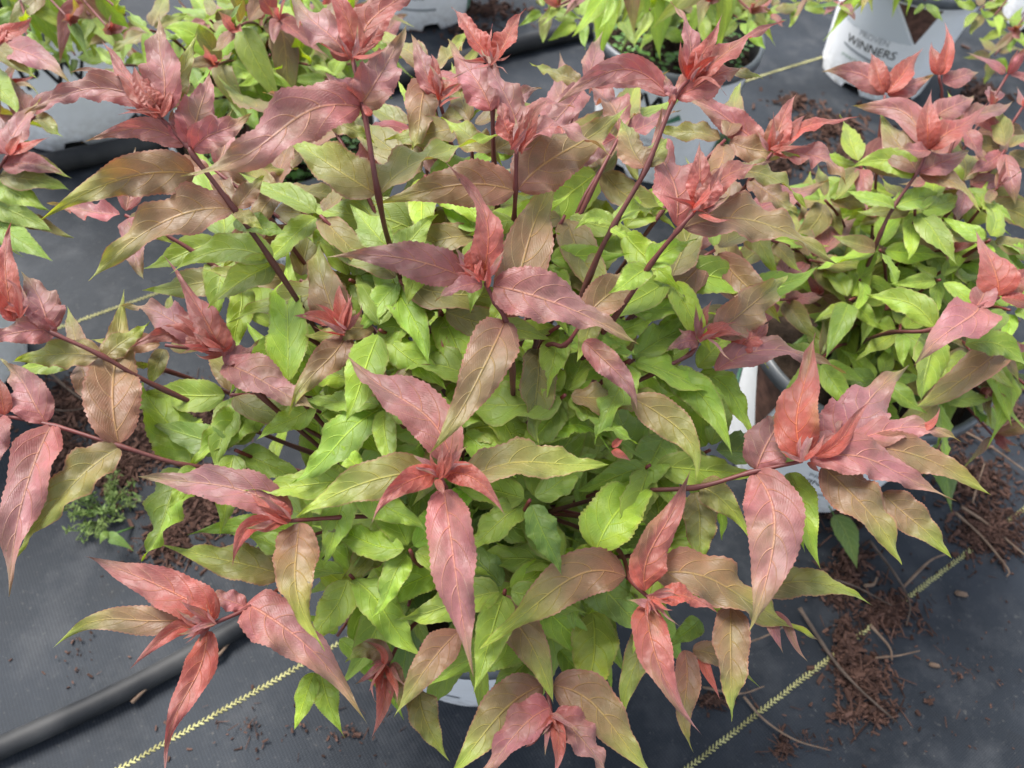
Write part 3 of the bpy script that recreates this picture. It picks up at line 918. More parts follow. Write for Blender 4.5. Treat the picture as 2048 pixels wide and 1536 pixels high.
    ('O', (200, 712), (20, 720), 76, (110, 708), -.1, 0, -.022), ('O', (210, 715), (300, 640), 60, None, 0, 0, -.03)]),
 dict(z=.44, stem=[(-10, 828, 0), (110, 852, -.004), (240, 892, -.012), (380, 932, -.03), (520, 940, -.06)], leaves=[
    ('B', (238, 888), (252, 585), 122, (228, 745), .05, 0, -.012), ('O', (238, 896), (15, 1135), 108, (130, 985), -.10, -6, -.012),
    ('P', (92, 846), (0, 715), 92, (55, 780), .15, 5, -.004), ('P', (105, 846), (14, 1192), 104, (48, 990), -.08, -4, -.004),
    ('R', (10, 830), (-5, 750), 44, None, .4, 0, .002), ('P', (0, 835), (-30, 960), 80, None, 0, 0, .002),
    ('Y', (545, 812), (378, 938), 96, (455, 860), -.05, -8, -.03), ('G', (385, 925), (283, 765), 118, (335, 845), .05, 0, -.05),
    ('G', (370, 940), (285, 1128), 112, (330, 1030), -.15, 0, -.05), ('G', (390, 935), (335, 1018), 60, None, -.1, 0, -.03)]),
 dict(z=.49, stem=[(688, 668, 0), (740, 740, -.03), (790, 820, -.07)], leaves=[
    ('B', (676, 652), (640, 472), 96, (648, 570), .15, 5, 0), ('R', (680, 655), (680, 562), 34, None, .4, 0, .003),
    ('R', (672, 652), (585, 632), 30, (625, 632), .1, -10, .003), ('B', (692, 668), (575, 835), 74, (640, 735), -.10, -6, 0),
    ('O', (688, 660), (700, 590), 46, None, .2, 10, 0), ('Y', (740, 742), (640, 830), 110, None, -.1, 0, -.03), ('Y', (742, 738), (830, 650), 90, None, .1, 0, -.03)]),
 dict(z=.48, stem=[(576, 765, 0), (620, 820, -.03)], leaves=[('Y', (576, 762), (579, 488), 96, (575, 630), .05, 0, 0)]),
 dict(z=.50, stem=[(770, 520, 0), (790, 600, -.03)], leaves=[('Y', (770, 515), (858, 740), 88, (815, 618), -.1, 0, 0),
    ('G', (740, 520), (610, 470), 110, None, 0, 0, -.02), ('G', (700, 500), (640, 430), 70, None, 0, 0, -.02)]),
 dict(z=.42, stem=[(1198, 1090, 0), (1180, 1040, -.03)], leaves=[('Y', (1192, 1100), (1325, 890), 126, (1255, 1000), .02, 0, 0),
    ('G', (990, 1040), (1160, 1080), 74, (1070, 1060), -.05, 0, -.03), ('Y', (1195, 1095), (1110, 1160), 60, None, -.05, 0, -.01)]),
 dict(z=.37, stem=[(885, 1140, 0), (900, 1100, -.03)], leaves=[
    ('Y', (890, 1142), (714, 1236), 78, (800, 1178), -.06, -6, 0), ('O', (768, 1065), (677, 1208), 70, (725, 1130), -.06, 0, .0),
    ('R', (772, 1065), (805, 1105), 24, None, 0, 0, 0), ('G', (1072, 1255), (848, 1378), 104, (970, 1305), -.08, -4, -.03),
    ('G', (1075, 1310), (962, 1412), 80, None, -.1, 0, -.05), ('O', (838, 1380), (902, 1528), 92, (855, 1450), -.15, 0, -.08),
    ('G', (1075, 1205), (1205, 1345), 82, (1140, 1265), -.1, 5, -.02), ('Y', (1185, 1225), (1165, 1442), 108, (1185, 1330), -.12, 0, -.02),
    ('G', (1120, 1300), (1200, 1390), 70, None, -.1, 0, -.06), ('O', (985, 1130), (1095, 1165), 70, None, 0, 0, 0),
    ('G', (880, 1100), (960, 1010), 60, None, 0, 0, 0)]),
 dict(z=.47, stem=[(905, 740, 0), (960, 760, -.02), (1000, 830, -.06)], leaves=[
    ('Y', (935, 690), (720, 785), 92, (830, 730), -.05, -5, 0), ('Y', (700, 760), (560, 700), 84, None, 0, 0, 0),
    ('G', (985, 890), (990, 800), 86, None, .1, 0, -.03), ('G', (1130, 880), (1120, 740), 100, None, .05, 0, -.02),
    ('G', (1010, 895), (940, 960), 84, None, 0, 0, -.04), ('Y', (1100, 870), (1220, 900), 62, (1160, 850), -.05, -12, -.01),
    ('R', (1225, 895), (1250, 870), 20, None, .2, 0, 0), ('R', (1225, 900), (1262, 922), 22, None, 0, 0, 0),
    ('Y', (720, 940), (655, 880), 60, None, .1, 0, -.01), ('G', (1330, 870), (1260, 1010), 96, None, 0, 0, -.05)]),
]

def digit_shoot(root, rloc, S, rng, rows=56, cols=5, sink=None):
    z = S['z']
    pts = [un(x, y, z + dz) for (x, y, dz) in S['stem']]
    low = pts[-1]
    ft = soil_point(rloc, rng)
    d = nrm(pts[-1] - pts[-2])
    g = np.linalg.norm(low - ft)
    pts += [low * .72 + ft * .28 + d * g * .12, ft + (low - ft) * .25 * np.array([1, 1, 1.4]), ft]
    st, sorg = build_stem(root, rloc, pts, .0013, .0021, STEMC, (.05, .028, .018))
    bud = []
    for li, (cls, b, t, wpx, m, e, roll, dz) in enumerate(S['leaves'] + S.get('buds', [])):
        if cls == 'R' and wpx >= 58:
            cls = 'K'
        zb = z + dz
        p0 = un(*b, zb)
        dd = depth(p0)
        Lw = math.hypot(t[0] - b[0], t[1] - b[1]) * dd / FPX
        zt = zb + e * Lw
        p2 = un(*t, zt)
        mm = m or ((b[0] + t[0]) / 2, (b[1] + t[1]) / 2)
        pm = un(*mm, (zb + zt) / 2 + abs(Lw) * .07)
        wd = wpx * depth(pm) / FPX * .91
        wd = min(wd, .46 * np.linalg.norm(p2 - p0))
        big = wpx > 45
        build_leaf(st, sorg, p0, pm, p2, wd, cls, None, roll, rows=rows if big else 24, cols=cols if big else 3, sink=bud if li >= len(S['leaves']) else sink)
    foliage_part(st, sorg, bud, 'bud')
    return st

def add_buds(S, rng, n=11, size=1.0):
    x, y, _ = S['stem'][0]
    up = [l for l in S['leaves'] if l[0] == 'R']
    if len(up) < 2:
        return
    ax_ = sum(l[2][0] - l[1][0] for l in up) / len(up); ay_ = sum(l[2][1] - l[1][1] for l in up) / len(up)
    a0 = math.atan2(ay_, ax_) if math.hypot(ax_, ay_) > 40 else -1.57
    for k_ in range(n):
        a = a0 + rng.normal(0, .75)
        ln = rng.uniform(34, 88) * size
        S.setdefault('buds', []).append(('R' if rng.uniform() < .55 else 'P', (x + rng.normal(0, 5), y + rng.normal(0, 5)), (x + ln * math.cos(a), y + ln * math.sin(a)), ln * rng.uniform(.17, .27),
                            (x + ln * .5 * math.cos(a + rng.normal(0, .2)), y + ln * .5 * math.sin(a + rng.normal(0, .2))), rng.uniform(.2, .8), rng.normal(0, 25), rng.uniform(.0, .012)))
for S in SHOOTS:
    add_buds(S, mr)
    digit_shoot(main, MAIN, S, mr)

def star(root, rloc, cx, cy, z, n, classes, rng, ln0=175, ln1=270, toward=(960, 820), rows=32, sink=None):
    a0 = rng.uniform(0, 6.28)
    lv = []
    for k_ in range(n):
        a = a0 + k_ * 6.283 / n + rng.normal(0, .22)
        ln = rng.uniform(ln0, ln1) * (1.0 if k_ % 2 else .85)
        dx, dy = math.cos(a), math.sin(a) * .85
        lv.append((str(rng.choice(list(classes))), (cx + dx * 10, cy + dy * 10), (cx + dx * ln, cy + dy * ln), ln * rng.uniform(.33, .41), None, rng.uniform(-.35, .02), rng.normal(0, 12), rng.uniform(-.02, .004)))
    digit_shoot(root, rloc, dict(z=z, stem=[(cx, cy, 0), (cx + (toward[0] - cx) * .22, cy + (toward[1] - cy) * .22, -.025)], leaves=lv), rng, rows=rows, cols=4, sink=sink)

for (cx, cy, z, n, c) in [(640, 430, .52, 5, 'OGY'), (850, 350, .53, 5, 'OOY'), (1130, 430, .52, 6, 'OYG'), (1340, 560, .48, 6, 'YYO'), (960, 470, .50, 6, 'OGY'), (560, 660, .44, 5, 'GGY'),
                          (1470, 610, .43, 5, 'OBG'), (1430, 500, .48, 5, 'OYB'), (1200, 340, .53, 5, 'OBY'), (600, 560, .47, 5, 'OGG'), (1120, 650, .48, 6, 'YYG'), (960, 760, .46, 6, 'GYY'), (800, 560, .49, 5, 'YGO'), (460, 790, .41, 5, 'GGO'), (610, 300, .49, 5, 'OBP'), (830, 250, .51, 5, 'OBP'), (1130, 290, .52, 5, 'BOP'), (450, 480, .45, 5, 'OGB'), (1490, 430, .46, 5, 'OBP'), (540, 420, .48, 4, 'OGB')]:
    star(main, MAIN, cx, cy, z + (.02 if 440 < cy < 820 else .0), n - 1, c, mr)

for (cx, cy, z, n, c) in [(430, 340, .52, 4, 'PBO'), (650, 225, .55, 4, 'PBO'), (860, 150, .55, 4, 'POB'), (1170, 170, .56, 4, 'PBO'), (1240, 270, .55, 4, 'BPO'), (250, 430, .49, 4, 'BOP'),
                          (1450, 280, .54, 4, 'PBO'), (940, 250, .56, 4, 'POB'), (560, 380, .51, 4, 'BOO'), (160, 720, .42, 4, 'OBG'), (330, 690, .43, 4, 'OGB')]:
    star(main, MAIN, cx, cy, z, n, c, mr, 110, 195, rows=36)
sink = []
# lime shoots of the middle layer, each a star of leaves round its tip
for (cx, cy, z, n, c) in [(700, 560, .475, 6, 'G'), (850, 470, .49, 6, 'G'), (880, 620, .475, 7, 'Y'), (1090, 520, .49, 6, 'Y'), (1200, 600, .475, 6, 'Y'), (1130, 790, .455, 7, 'G'),
                          (770, 810, .455, 7, 'G'), (640, 800, .44, 5, 'G'), (1260, 720, .455, 6, 'G'), (920, 860, .445, 6, 'G'), (1060, 1000, .43, 6, 'G'), (700, 960, .425, 6, 'G'),
                          (820, 1100, .40, 6, 'Y'), (1010, 1180, .385, 6, 'G'), (1300, 930, .42, 6, 'G'), (1330, 1080, .39, 6, 'G'), (470, 900, .40, 5, 'G'), (480, 560, .43, 5, 'G'),
                          (1420, 900, .40, 6, 'G'), (700, 1150, .37, 6, 'G'), (1240, 460, .48, 5, 'Y'), (760, 660, .47, 6, 'Y'), (1130, 1130, .38, 6, 'G')]:
    z += .025 if 430 < cy < 830 else .01
    a0 = mr.uniform(0, 6.28)
    lv = []
    n -= 1
    for k_ in range(n):
        a = a0 + k_ * 6.283 / n + mr.normal(0, .22)
        ln = mr.uniform(185, 285) * (1.0 if k_ % 2 else .85)
        dx, dy = math.cos(a), math.sin(a) * .85
        dz = mr.uniform(-.02, .004)
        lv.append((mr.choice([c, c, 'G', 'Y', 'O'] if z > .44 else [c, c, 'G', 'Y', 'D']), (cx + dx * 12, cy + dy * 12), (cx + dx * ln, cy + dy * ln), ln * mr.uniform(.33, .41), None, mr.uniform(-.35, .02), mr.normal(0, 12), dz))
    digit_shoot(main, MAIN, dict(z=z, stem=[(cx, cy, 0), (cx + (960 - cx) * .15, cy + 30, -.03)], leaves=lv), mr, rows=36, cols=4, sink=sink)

# green inner shoots under the canopy
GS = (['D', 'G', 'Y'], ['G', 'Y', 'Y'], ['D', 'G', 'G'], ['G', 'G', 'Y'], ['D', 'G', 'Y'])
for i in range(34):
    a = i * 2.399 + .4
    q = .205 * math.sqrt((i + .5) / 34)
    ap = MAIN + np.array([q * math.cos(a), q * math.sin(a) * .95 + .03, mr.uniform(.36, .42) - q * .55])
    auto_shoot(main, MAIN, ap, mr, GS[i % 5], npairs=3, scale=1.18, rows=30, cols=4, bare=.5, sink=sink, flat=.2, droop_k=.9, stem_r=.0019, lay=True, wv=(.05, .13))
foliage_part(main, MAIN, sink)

# ------------------------------------------------------------------ neighbouring shrubs
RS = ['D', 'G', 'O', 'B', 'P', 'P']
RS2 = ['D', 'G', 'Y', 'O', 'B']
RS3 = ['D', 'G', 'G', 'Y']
def neighbour(loc, label, apex_px, extra, face, seed, spread=.19, rows=18, cols=3, top=(.36, .47), styles=(RS, RS2, RS3), scale=1.05, prints=True, npairs=5, digit=(), lay=False, stars=(), star_len=(95, 160)):
    rng = np.random.default_rng(seed)
    loc = np.array([loc[0], loc[1], 0.0])
    loc[2] = 0
    root = empty('potted_shrub', tuple(loc))
    tag(root, label, 'shrub', 'potted shrubs')
    make_pot(root, face, prints)
    for S in digit:
        digit_shoot(root, loc, S, rng, rows=30, cols=4)
    for (x, y, z, sty) in apex_px:
        auto_shoot(root, loc, un(x, y, z), rng, sty, npairs=npairs, scale=scale, rows=rows, cols=cols, bare=.35, lay=lay)
    for (cx, cy, z, n, c) in stars:
        star(root, loc, cx, cy, z, n, c, rng, star_len[0], star_len[1], pix(loc + np.array([0, 0, .3])), 24)
    sink = []
    for i in range(extra):
        a = i * 2.399 + seed
        q = spread * math.sqrt((i + .5) / max(1, extra))
        ap = loc + np.array([q * math.cos(a), q * math.sin(a), rng.uniform(*top) - q * .45])
        many = (len(apex_px) + i) * 2 * (npairs + 1) > 230
        auto_shoot(root, loc, ap, rng, styles[i % len(styles)], npairs=npairs, scale=scale, rows=rows, cols=cols, bare=.40, sink=sink if many else None, flat=.25, droop_k=.9, lay=True)
    foliage_part(root, loc, sink)
    return root

RIGHT_D = [
 dict(z=.50, stem=[(1855, 300, 0), (1835, 345, -.015), (1790, 410, -.04), (1760, 470, -.06)], leaves=[
    ('P', (1855, 298), (1700, 215), 58, (1775, 215), 0, -25, 0), ('R', (1858, 298), (1980, 200), 62, (1915, 255), .25, 0, 0),
    ('R', (1856, 298), (1865, 175), 56, (1855, 240), .5, 0, 0), ('P', (1856, 300), (1790, 300), 40, None, .1, 0, 0),
    ('B', (1835, 345), (1755, 230), 76, None, .1, 0, -.015), ('P', (1838, 345), (1940, 300), 70, None, .1, 0, -.015),
    ('G', (1830, 355), (1700, 335), 70, (1765, 320), -.02, -12, -.02), ('B', (1838, 350), (1960, 430), 60, (1905, 365), -.05, 5, -.02),
    ('Y', (1790, 412), (1890, 380), 80, None, .05, 0, -.04), ('G', (1788, 415), (1690, 380), 80, None, 0, 0, -.04)]),
 dict(z=.48, stem=[(1770, 190, 0), (1760, 270, -.03)], leaves=[
    ('R', (1768, 186), (1740, 95), 50, None, .4, 0, 0), ('R', (1772, 186), (1848, 95), 50, None, .3, 0, 0),
    ('P', (1768, 190), (1642, 145), 56, (1710, 145), 0, -15, -.005), ('P', (1775, 190), (1870, 150), 60, None, .1, 0, -.005)]),
 dict(z=.50, stem=[(1878, 150, 0), (1880, 220, -.03)], leaves=[
    ('R', (1878, 150), (1862, 85), 40, None, .4, 0, 0), ('R', (1880, 150), (1888, 45), 34, (1895, 100), .5, 0, 0),
    ('P', (1885, 165), (1960, 140), 58, None, .1, 0, -.006), ('P', (1875, 230), (1950, 190), 60, None, .1, 0, -.02)]),
 dict(z=.47, stem=[(1998, 595, 0), (1950, 618, -.004), (1860, 660, -.03), (1780, 665, -.06)], leaves=[
    ('R', (1998, 592), (1948, 455), 84, (1985, 530), .25, 8, 0), ('R', (2002, 592), (2075, 540), 62, (2040, 560), .2, 0, 0),
    ('R', (2002, 596), (2080, 610), 50, None, 0, 0, 0), ('P', (1950, 615), (1990, 545), 76, None, .1, 0, -.004),
    ('P', (1958, 612), (1825, 735), 104, (1915, 650), -.05, -5, -.004), ('Y', (1870, 655), (1730, 590), 66, (1800, 600), -.05, -10, -.03),
    ('G', (1865, 665), (1845, 800), 90, None, -.15, 0, -.05), ('B', (2030, 680), (1830, 815), 80, (1930, 755), -.1, 0, -.05),
    ('G', (1930, 690), (2060, 740), 100, (2000, 690), -.08, 0, -.03)]),
 dict(z=.40, stem=[(1760, 430, 0), (1735, 520, -.04)], leaves=[
    ('R', (1755, 432), (1815, 445), 26, (1790, 420), .05, -10, .004), ('R', (1755, 432), (1720, 412), 24, None, .2, 0, .004),
    ('O', (1752, 435), (1718, 450), 36, None, 0, 0, 0), ('G', (1765, 440), (1838, 475), 50, None, -.1, 0, 0), ('Y', (1770, 395), (1690, 440), 60, None, 0, 0, 0)]),
]
neighbour((.42, .63), 'green shrub with pink tips at the right edge, beside the nearest shrub',
          [(2015, 150, .47, RS), (2045, 215, .48, RS), (1580, 395, .38, RS2), (1600, 470, .36, RS2), (1720, 560, .40, RS3), (1900, 500, .42, RS2),
           (1640, 590, .36, RS2), (1990, 380, .46, RS2), (1820, 640, .36, RS3), (1680, 650, .34, RS3), (2000, 700, .34, RS2), (1985, 870, .24, RS2), (1960, 780, .30, RS2)],
          16, math.radians(-100), 7, spread=.17, rows=20, top=(.34, .44), styles=(RS3, RS2, RS3), scale=1.0, lay=True, digit=RIGHT_D, stars=[(1720, 330, .44, 6, 'GYOP'), (1830, 420, .46, 6, 'GYO'), (1930, 370, .46, 6, 'YOP'), (1650, 400, .42, 6, 'GYOB'), (1760, 500, .43, 6, 'GYO'), (1880, 560, .43, 6, 'GY'), (1620, 520, .41, 6, 'OBP'), (1700, 600, .40, 6, 'GYG'), (1980, 480, .46, 6, 'GYO'), (1560, 600, .40, 5, 'BPO'), (1800, 660, .38, 6, 'GGY'), (1940, 700, .38, 6, 'GYO'), (2020, 620, .42, 5, 'GY'), (1640, 720, .36, 6, 'GOG'), (1760, 760, .34, 6, 'GGD'), (1880, 800, .32, 6, 'GOG'), (1540, 480, .42, 5, 'OYP'), (2010, 300, .47, 6, 'OPP'), (1920, 250, .48, 5, 'PPO')])

neighbour((-.37, .915), 'green and pink shrub in a white pot directly behind the nearest shrub',
          [(470, 60, .50, RS2), (560, 40, .50, RS), (620, 130, .44, RS3), (520, 150, .42, RS3), (430, 130, .46, RS2), (690, 40, .46, RS2), (760, 30, .46, RS2)],
          10, math.radians(-95), 12, star_len=(70, 135), stars=[(300, 60, .44, 6, 'GOG'), (380, 130, .42, 6, 'GGY'), (460, 190, .40, 6, 'GYG'), (540, 110, .44, 6, 'GYO'), (620, 60, .44, 6, 'GGO'), (660, 160, .42, 6, 'GYG'), (420, 40, .46, 6, 'GOP'), (560, 200, .38, 6, 'GGD'), (740, 90, .42, 5, 'GOP'), (330, 180, .38, 5, 'GOB'), (240, 130, .40, 5, 'GGO')], spread=.15, top=(.36, .46), scale=1.05)

neighbour((-.86, 1.20), 'leafy shrub at the top left in a white pot behind the black pipe',
          [(60, 60, .42, RS3), (140, 40, .42, RS2), (220, 60, .42, RS), (250, 30, .40, RS3)],
          10, math.radians(-58), 31, prints='logo', star_len=(55, 105), stars=[(40, 20, .38, 6, 'GGD'), (110, 50, .36, 6, 'GGO'), (180, 30, .38, 6, 'GDG'), (240, 60, .36, 6, 'GOB'), (60, 90, .32, 5, 'GDD'), (150, 110, .30, 5, 'GD')], spread=.20, top=(.36, .46), scale=1.05)

LEFT_D = [
 dict(z=.47, stem=[(-15, 85, 0), (-40, 130, -.02), (-90, 200, -.06)], leaves=[
    ('R', (-12, 84), (64, 34), 44, (25, 62), .2, 0, 0), ('P', (-12, 84), (145, 170), 66, (70, 112), -.05, 0, 0), ('O', (-14, 92), (78, 160), 50, (25, 122), -.05, 0, -.005),
    ('R', (-12, 84), (20, 50), 30, None, .3, 0, .003), ('G', (-30, 130), (40, 240), 70, None, -.1, 0, -.02)]),
 dict(z=.45, stem=[(14, 312, 0), (-10, 350, -.02), (-60, 420, -.06)], leaves=[
    ('P', (14, 310), (85, 200), 66, (40, 250), .1, 0, 0), ('P', (12, 308), (-30, 210), 70, None, .1, 0, 0), ('R', (18, 310), (45, 262), 34, None, .4, 0, .003),
    ('R', (22, 308), (100, 274), 30, (60, 290), .2, 0, .003), ('P', (5, 335), (130, 350), 66, (65, 328), -.05, 0, -.01), ('O', (15, 330), (145, 358), 50, (80, 330), -.1, 0, -.015),
    ('O', (0, 350), (140, 380), 60, (70, 360), -.1, 0, -.02), ('G', (-20, 370), (100, 420), 76, (40, 390), -.1, 0, -.03), ('G', (-30, 400), (110, 470), 60, (40, 430), -.12, 0, -.04),
    ('B', (-20, 420), (150, 478), 46, (70, 445), -.12, 0, -.05), ('G', (-20, 440), (105, 522), 60, (40, 480), -.12, 0, -.05)]),
 dict(z=.44, stem=[(70, 232, 0), (20, 280, -.02), (-50, 330, -.06)], leaves=[
    ('P', (70, 230), (175, 180), 46, (120, 196), .05, -15, 0), ('O', (70, 232), (125, 272), 40, None, -.1, 0, -.004), ('P', (60, 235), (20, 160), 56, None, .1, 0, -.004)]),
]
neighbour((-.80, .60), 'shrub with drooping pink leaves cut off by the left edge above the black fabric',
          [(10, 180, .40, RS2), (-30, 260, .42, RS2), (-40, 420, .34, RS3)],
          6, math.radians(-40), 44, digit=LEFT_D, spread=.12, top=(.34, .42), scale=1.15)

neighbour((.22, 1.285), 'green shrub at the top, its white pot with weedy soil right of centre',
          [(1120, 10, .46, RS2), (1230, -10, .50, RS3), (1300, 20, .46, RS3), (1420, 0, .50, RS2), (1500, 20, .44, RS2), (1180, -40, .5, RS)],
          7, math.radians(-108), 52, star_len=(55, 105), stars=[(1090, 20, .38, 6, 'GOB'), (1160, 40, .36, 6, 'GGY'), (1240, 20, .38, 6, 'GYG'), (1310, 50, .34, 5, 'GG'), (1400, 30, .36, 6, 'GYO'), (1480, 40, .36, 6, 'GOY'), (1540, 20, .38, 6, 'GOP')], spread=.15, top=(.40, .52), scale=1.05)

neighbour((.72, 1.64), 'shrub at the top right in a white pot showing its lettering',
          [(1620, -10, .42, RS2), (1680, 10, .40, RS3), (1760, -20, .45, RS2)],
          8, math.radians(-118), 63, prints='panel', star_len=(50, 95), stars=[(1600, 10, .34, 6, 'GYO'), (1680, -5, .36, 6, 'GOP'), (1850, 0, .36, 6, 'GG')], spread=.17, top=(.38, .50), scale=1.05)

neighbour((1.22, 1.98), 'shrub in the top right corner behind the pink-tipped one',
          [(1990, 30, .36, RS3), (2030, 60, .34, RS2)], 10, math.radians(-110), 71, star_len=(45, 85), stars=[(1960, 20, .34, 6, 'GGO'), (2020, 60, .32, 6, 'GYG'), (1990, 110, .26, 6, 'GOB')], spread=.22, top=(.34, .48), scale=1.05)

neighbour((-.30, 1.72), 'shrub at the very top behind the pipe, left of centre', [], 12, math.radians(-90), 82, spread=.22, top=(.30, .42), scale=1.05, rows=14)
neighbour((-1.22, 1.62), 'shrub in the far top left corner', [], 12, math.radians(-70), 91, spread=.24, top=(.30, .44), scale=1.05, rows=14)

# ------------------------------------------------------------------ debris on the fabric
def chips(name, label, blobs, n, seed, size=(.0012, .0062)):
    n = int(n * 2.6)
    """blobs: (px, py, rx px, ry px, weight)"""
    rng = np.random.default_rng(seed)
    V, F = [], []
    wts = np.array([b[4] for b in blobs], float); wts /= wts.sum()
    for i in range(n):
        bx, by, rx, ry, _ = blobs[rng.choice(len(blobs), p=wts)]
        a = rng.uniform(0, 6.28); q = abs(rng.normal(0, .5)) * (2.4 if rng.uniform() < .10 else 1)
        c = onground(bx + rx * q * math.cos(a), by + ry * q * math.sin(a))
        s = size[0] + (size[1] - size[0]) * rng.uniform() ** 2.2
        c[2] += s * rng.uniform(.1, .5) + max(0, .007 * (1 - q))* rng.uniform(0, 1)
        ax_ = nrm(rng.normal(0, 1, 3) * np.array([1, 1, .35])); bx_ = nrm(np.cross(ax_, nrm(rng.normal(0, 1, 3) + np.array([0, 0, 1.5])))); cx_ = np.cross(ax_, bx_)
        l_, w_, h_ = s * rng.uniform(.7, 1.5), s * rng.uniform(.3, .6), s * rng.uniform(.12, .32)
        if rng.uniform() < .22:
            l_, w_, h_ = l_ * 3.0, w_ * .35, h_ * .5
        k0 = len(V)
        for (i1, j1, k1) in ((-1, -1, -1), (1, -.6, -1), (.8, 1, -1), (-1, .7, -1), (-.8, -.9, 1), (.9, -.5, 1), (.6, .8, 1), (-.9, .8, 1)):
            V.append(c + ax_ * l_ * i1 * rng.uniform(.7, 1.1) + bx_ * w_ * j1 * rng.uniform(.7, 1.1) + cx_ * h_ * k1)
        for q4 in ((0, 3, 2, 1), (4, 5, 6, 7), (0, 1, 5, 4), (1, 2, 6, 5), (2, 3, 7, 6), (3, 0, 4, 7)):
            F.append(tuple(k0 + z for z in q4))
    o = mesh_obj(name, V, F, MAT['chip'], smooth=False)
    return tag(o, label, 'mulch', kind='stuff')
chips('bark_mulch', 'dark brown bark mulch spilled over the yellow line at the lower right',
      [(1720, 1360, 70, 62, 3), (1770, 1225, 75, 45, 3), (1690, 1300, 45, 90, 2), (1680, 1180, 50, 50, 1.2), (1740, 1425, 60, 25, 1), (1690, 1432, 40, 12, .4), (1560, 1500, 20, 18, .3), (1420, 1405, 40, 20, .5)], 1150, 1)
chips('bark_mulch', 'loose bark mulch scattered on the fabric below the right-hand shrub',
      [(1985, 1060, 80, 60, 3), (1950, 960, 90, 60, 2), (1890, 860, 70, 60, 2), (2020, 830, 50, 60, 1), (1700, 1130, 60, 60, .8), (1680, 1010, 70, 70, 1)], 1900, 2)
chips('bark_mulch', 'dark mulch behind the stems at the left of the nearest pot',
      [(150, 810, 90, 70, 2), (230, 930, 70, 70, 2), (300, 860, 90, 90, 2), (400, 1000, 80, 90, 2), (330, 1080, 60, 60, 1), (120, 900, 60, 60, 1), (420, 830, 60, 60, 1)], 2600, 3)
chips('bark_mulch', 'reddish mulch scattered on the fabric in front of the far right pots',
      [(1560, 330, 60, 40, 1), (1650, 260, 80, 40, 2), (1700, 330, 80, 40, 1.5), (1580, 215, 40, 15, 1), (1960, 190, 60, 30, 1), (960, 25, 120, 30, 2), (940, 70, 60, 20, 1)], 900, 4, (.002, .009))
chips('bark_crumbs', 'scattered bark crumbs lying singly across the open fabric',
      [(1920, 1350, 200, 180, 2), (1600, 1480, 200, 100, 1), (150, 1300, 150, 150, 1), (500, 1450, 250, 80, 1), (700, 1470, 150, 60, 1)], 110, 6, (.0015, .0035))

def twig(pts, r, label, mat='twig', lift=.004, tip=None):
    P = [onground(x, y, lift + r) for x, y in pts]
    rng = np.random.default_rng(int(pts[0][0] * 7 + pts[0][1]))
    P = [p + np.array([0, 0, rng.uniform(0, .008)]) for p in P]
    cp = catmull(P, 6)
    n = len(cp)
    V, F = tube_geo(cp, [r * (1 - .6 * i / n) * rng.uniform(.85, 1.15) for i in range(n)], 6)
    c = cp[0]
    tag(mesh_obj('twig', np.array(V) - c, F, MAT[mat], loc=c), label, 'twig', 'twigs lying on the fabric')
twig([(1590, 1225), (1655, 1320), (1700, 1380), (1785, 1447)], .0028, 'long dark twig crossing the mulch pile at the lower right', 'darktwig')
twig([(1735, 1085), (1790, 1165), (1812, 1215), (1803, 1258)], .0018, 'thin grey root curving down to the yellow line right of the shrub', 'darktwig')
twig([(1480, 1400), (1520, 1445), (1580, 1485), (1650, 1505)], .0016, 'thin pale root lying across the yellow line near the bottom edge')
twig([(1905, 1030), (1960, 1075), (2010, 1140), (2012, 1155)], .0020, 'pale straight twig at the right edge of the mulch')
twig([(1915, 1020), (1975, 1050), (2060, 1120)], .0024, 'pale root running off the right edge')
twig([(1800, 1180), (1850, 1130), (1890, 1110)], .0020, 'reddish twig beside the upper end of the long yellow line')
twig([(1640, 1160), (1700, 1180), (1775, 1218)], .0016, 'short twig in the mulch below the lime leaf tip', 'darktwig')
twig([(1730, 1260), (1770, 1300), (1778, 1325)], .0020, 'short pale twig on the mulch pile')
twig([(1745, 1320), (1790, 1315), (1830, 1308)], .0015, 'thin straw lying flat to the right of the mulch pile')
twig([(1720, 1180), (1740, 1175), (1748, 1160)], .0026, 'short curled pale twig above the mulch pile')
twig([(1400, 1380), (1470, 1395), (1520, 1380)], .0015, 'thin root under the front right shoots')
twig([(1430, 1300), (1500, 1290), (1560, 1262)], .0016, 'reddish twig half hidden by the front right leaves')
twig([(110, 760), (160, 800), (250, 850)], .0022, 'dark root under the stems at the left', 'darktwig')
twig([(60, 800), (130, 830), (220, 810)], .0015, 'thin root in the dark mulch at the left edge', 'darktwig')
twig([(200, 940), (270, 1000), (330, 1010)], .0018, 'thin root above the mossy weed at the left', 'darktwig')
twig([(265, 1405), (290, 1385), (310, 1362)], .0026, 'short brown bark strip just below the front pipe')
twig([(415, 1325), (440, 1312), (462, 1285)], .0030, 'brown bark strip beside the front pipe under the red leaf')
twig([(1860, 840), (1950, 880), (2048, 950)], .0020, 'pale twig on the mulch under the right-hand shrub')
twig([(1940, 1010), (1955, 960), (1965, 930)], .0015, 'thin upright straw on the mulch at the right')
def chip_thing(x, y, r, label):
    c = onground(x, y, r * .3)
    rng = np.random.default_rng(int(x))
    V, F = tube_geo([c + np.array([-r * 1.6, 0, 0]), c + np.array([-r, .1 * r, r * .2]), c + np.array([r, -.1 * r, .2 * r]), c + np.array([r * 1.7, -.4 * r, 0])], [r * .3, r * .8, r * .7, r * .15], 6)
    tag(mesh_obj('bark_chip', np.array(V) - c, F, MAT['twig'], loc=c), label, 'bark')
chip_thing(1925, 1186, .005, 'single tan bark chip on bare fabric right of the yellow line')
chip_thing(1870, 1330, .004, 'small brown bark chip on bare fabric right of the mulch pile')

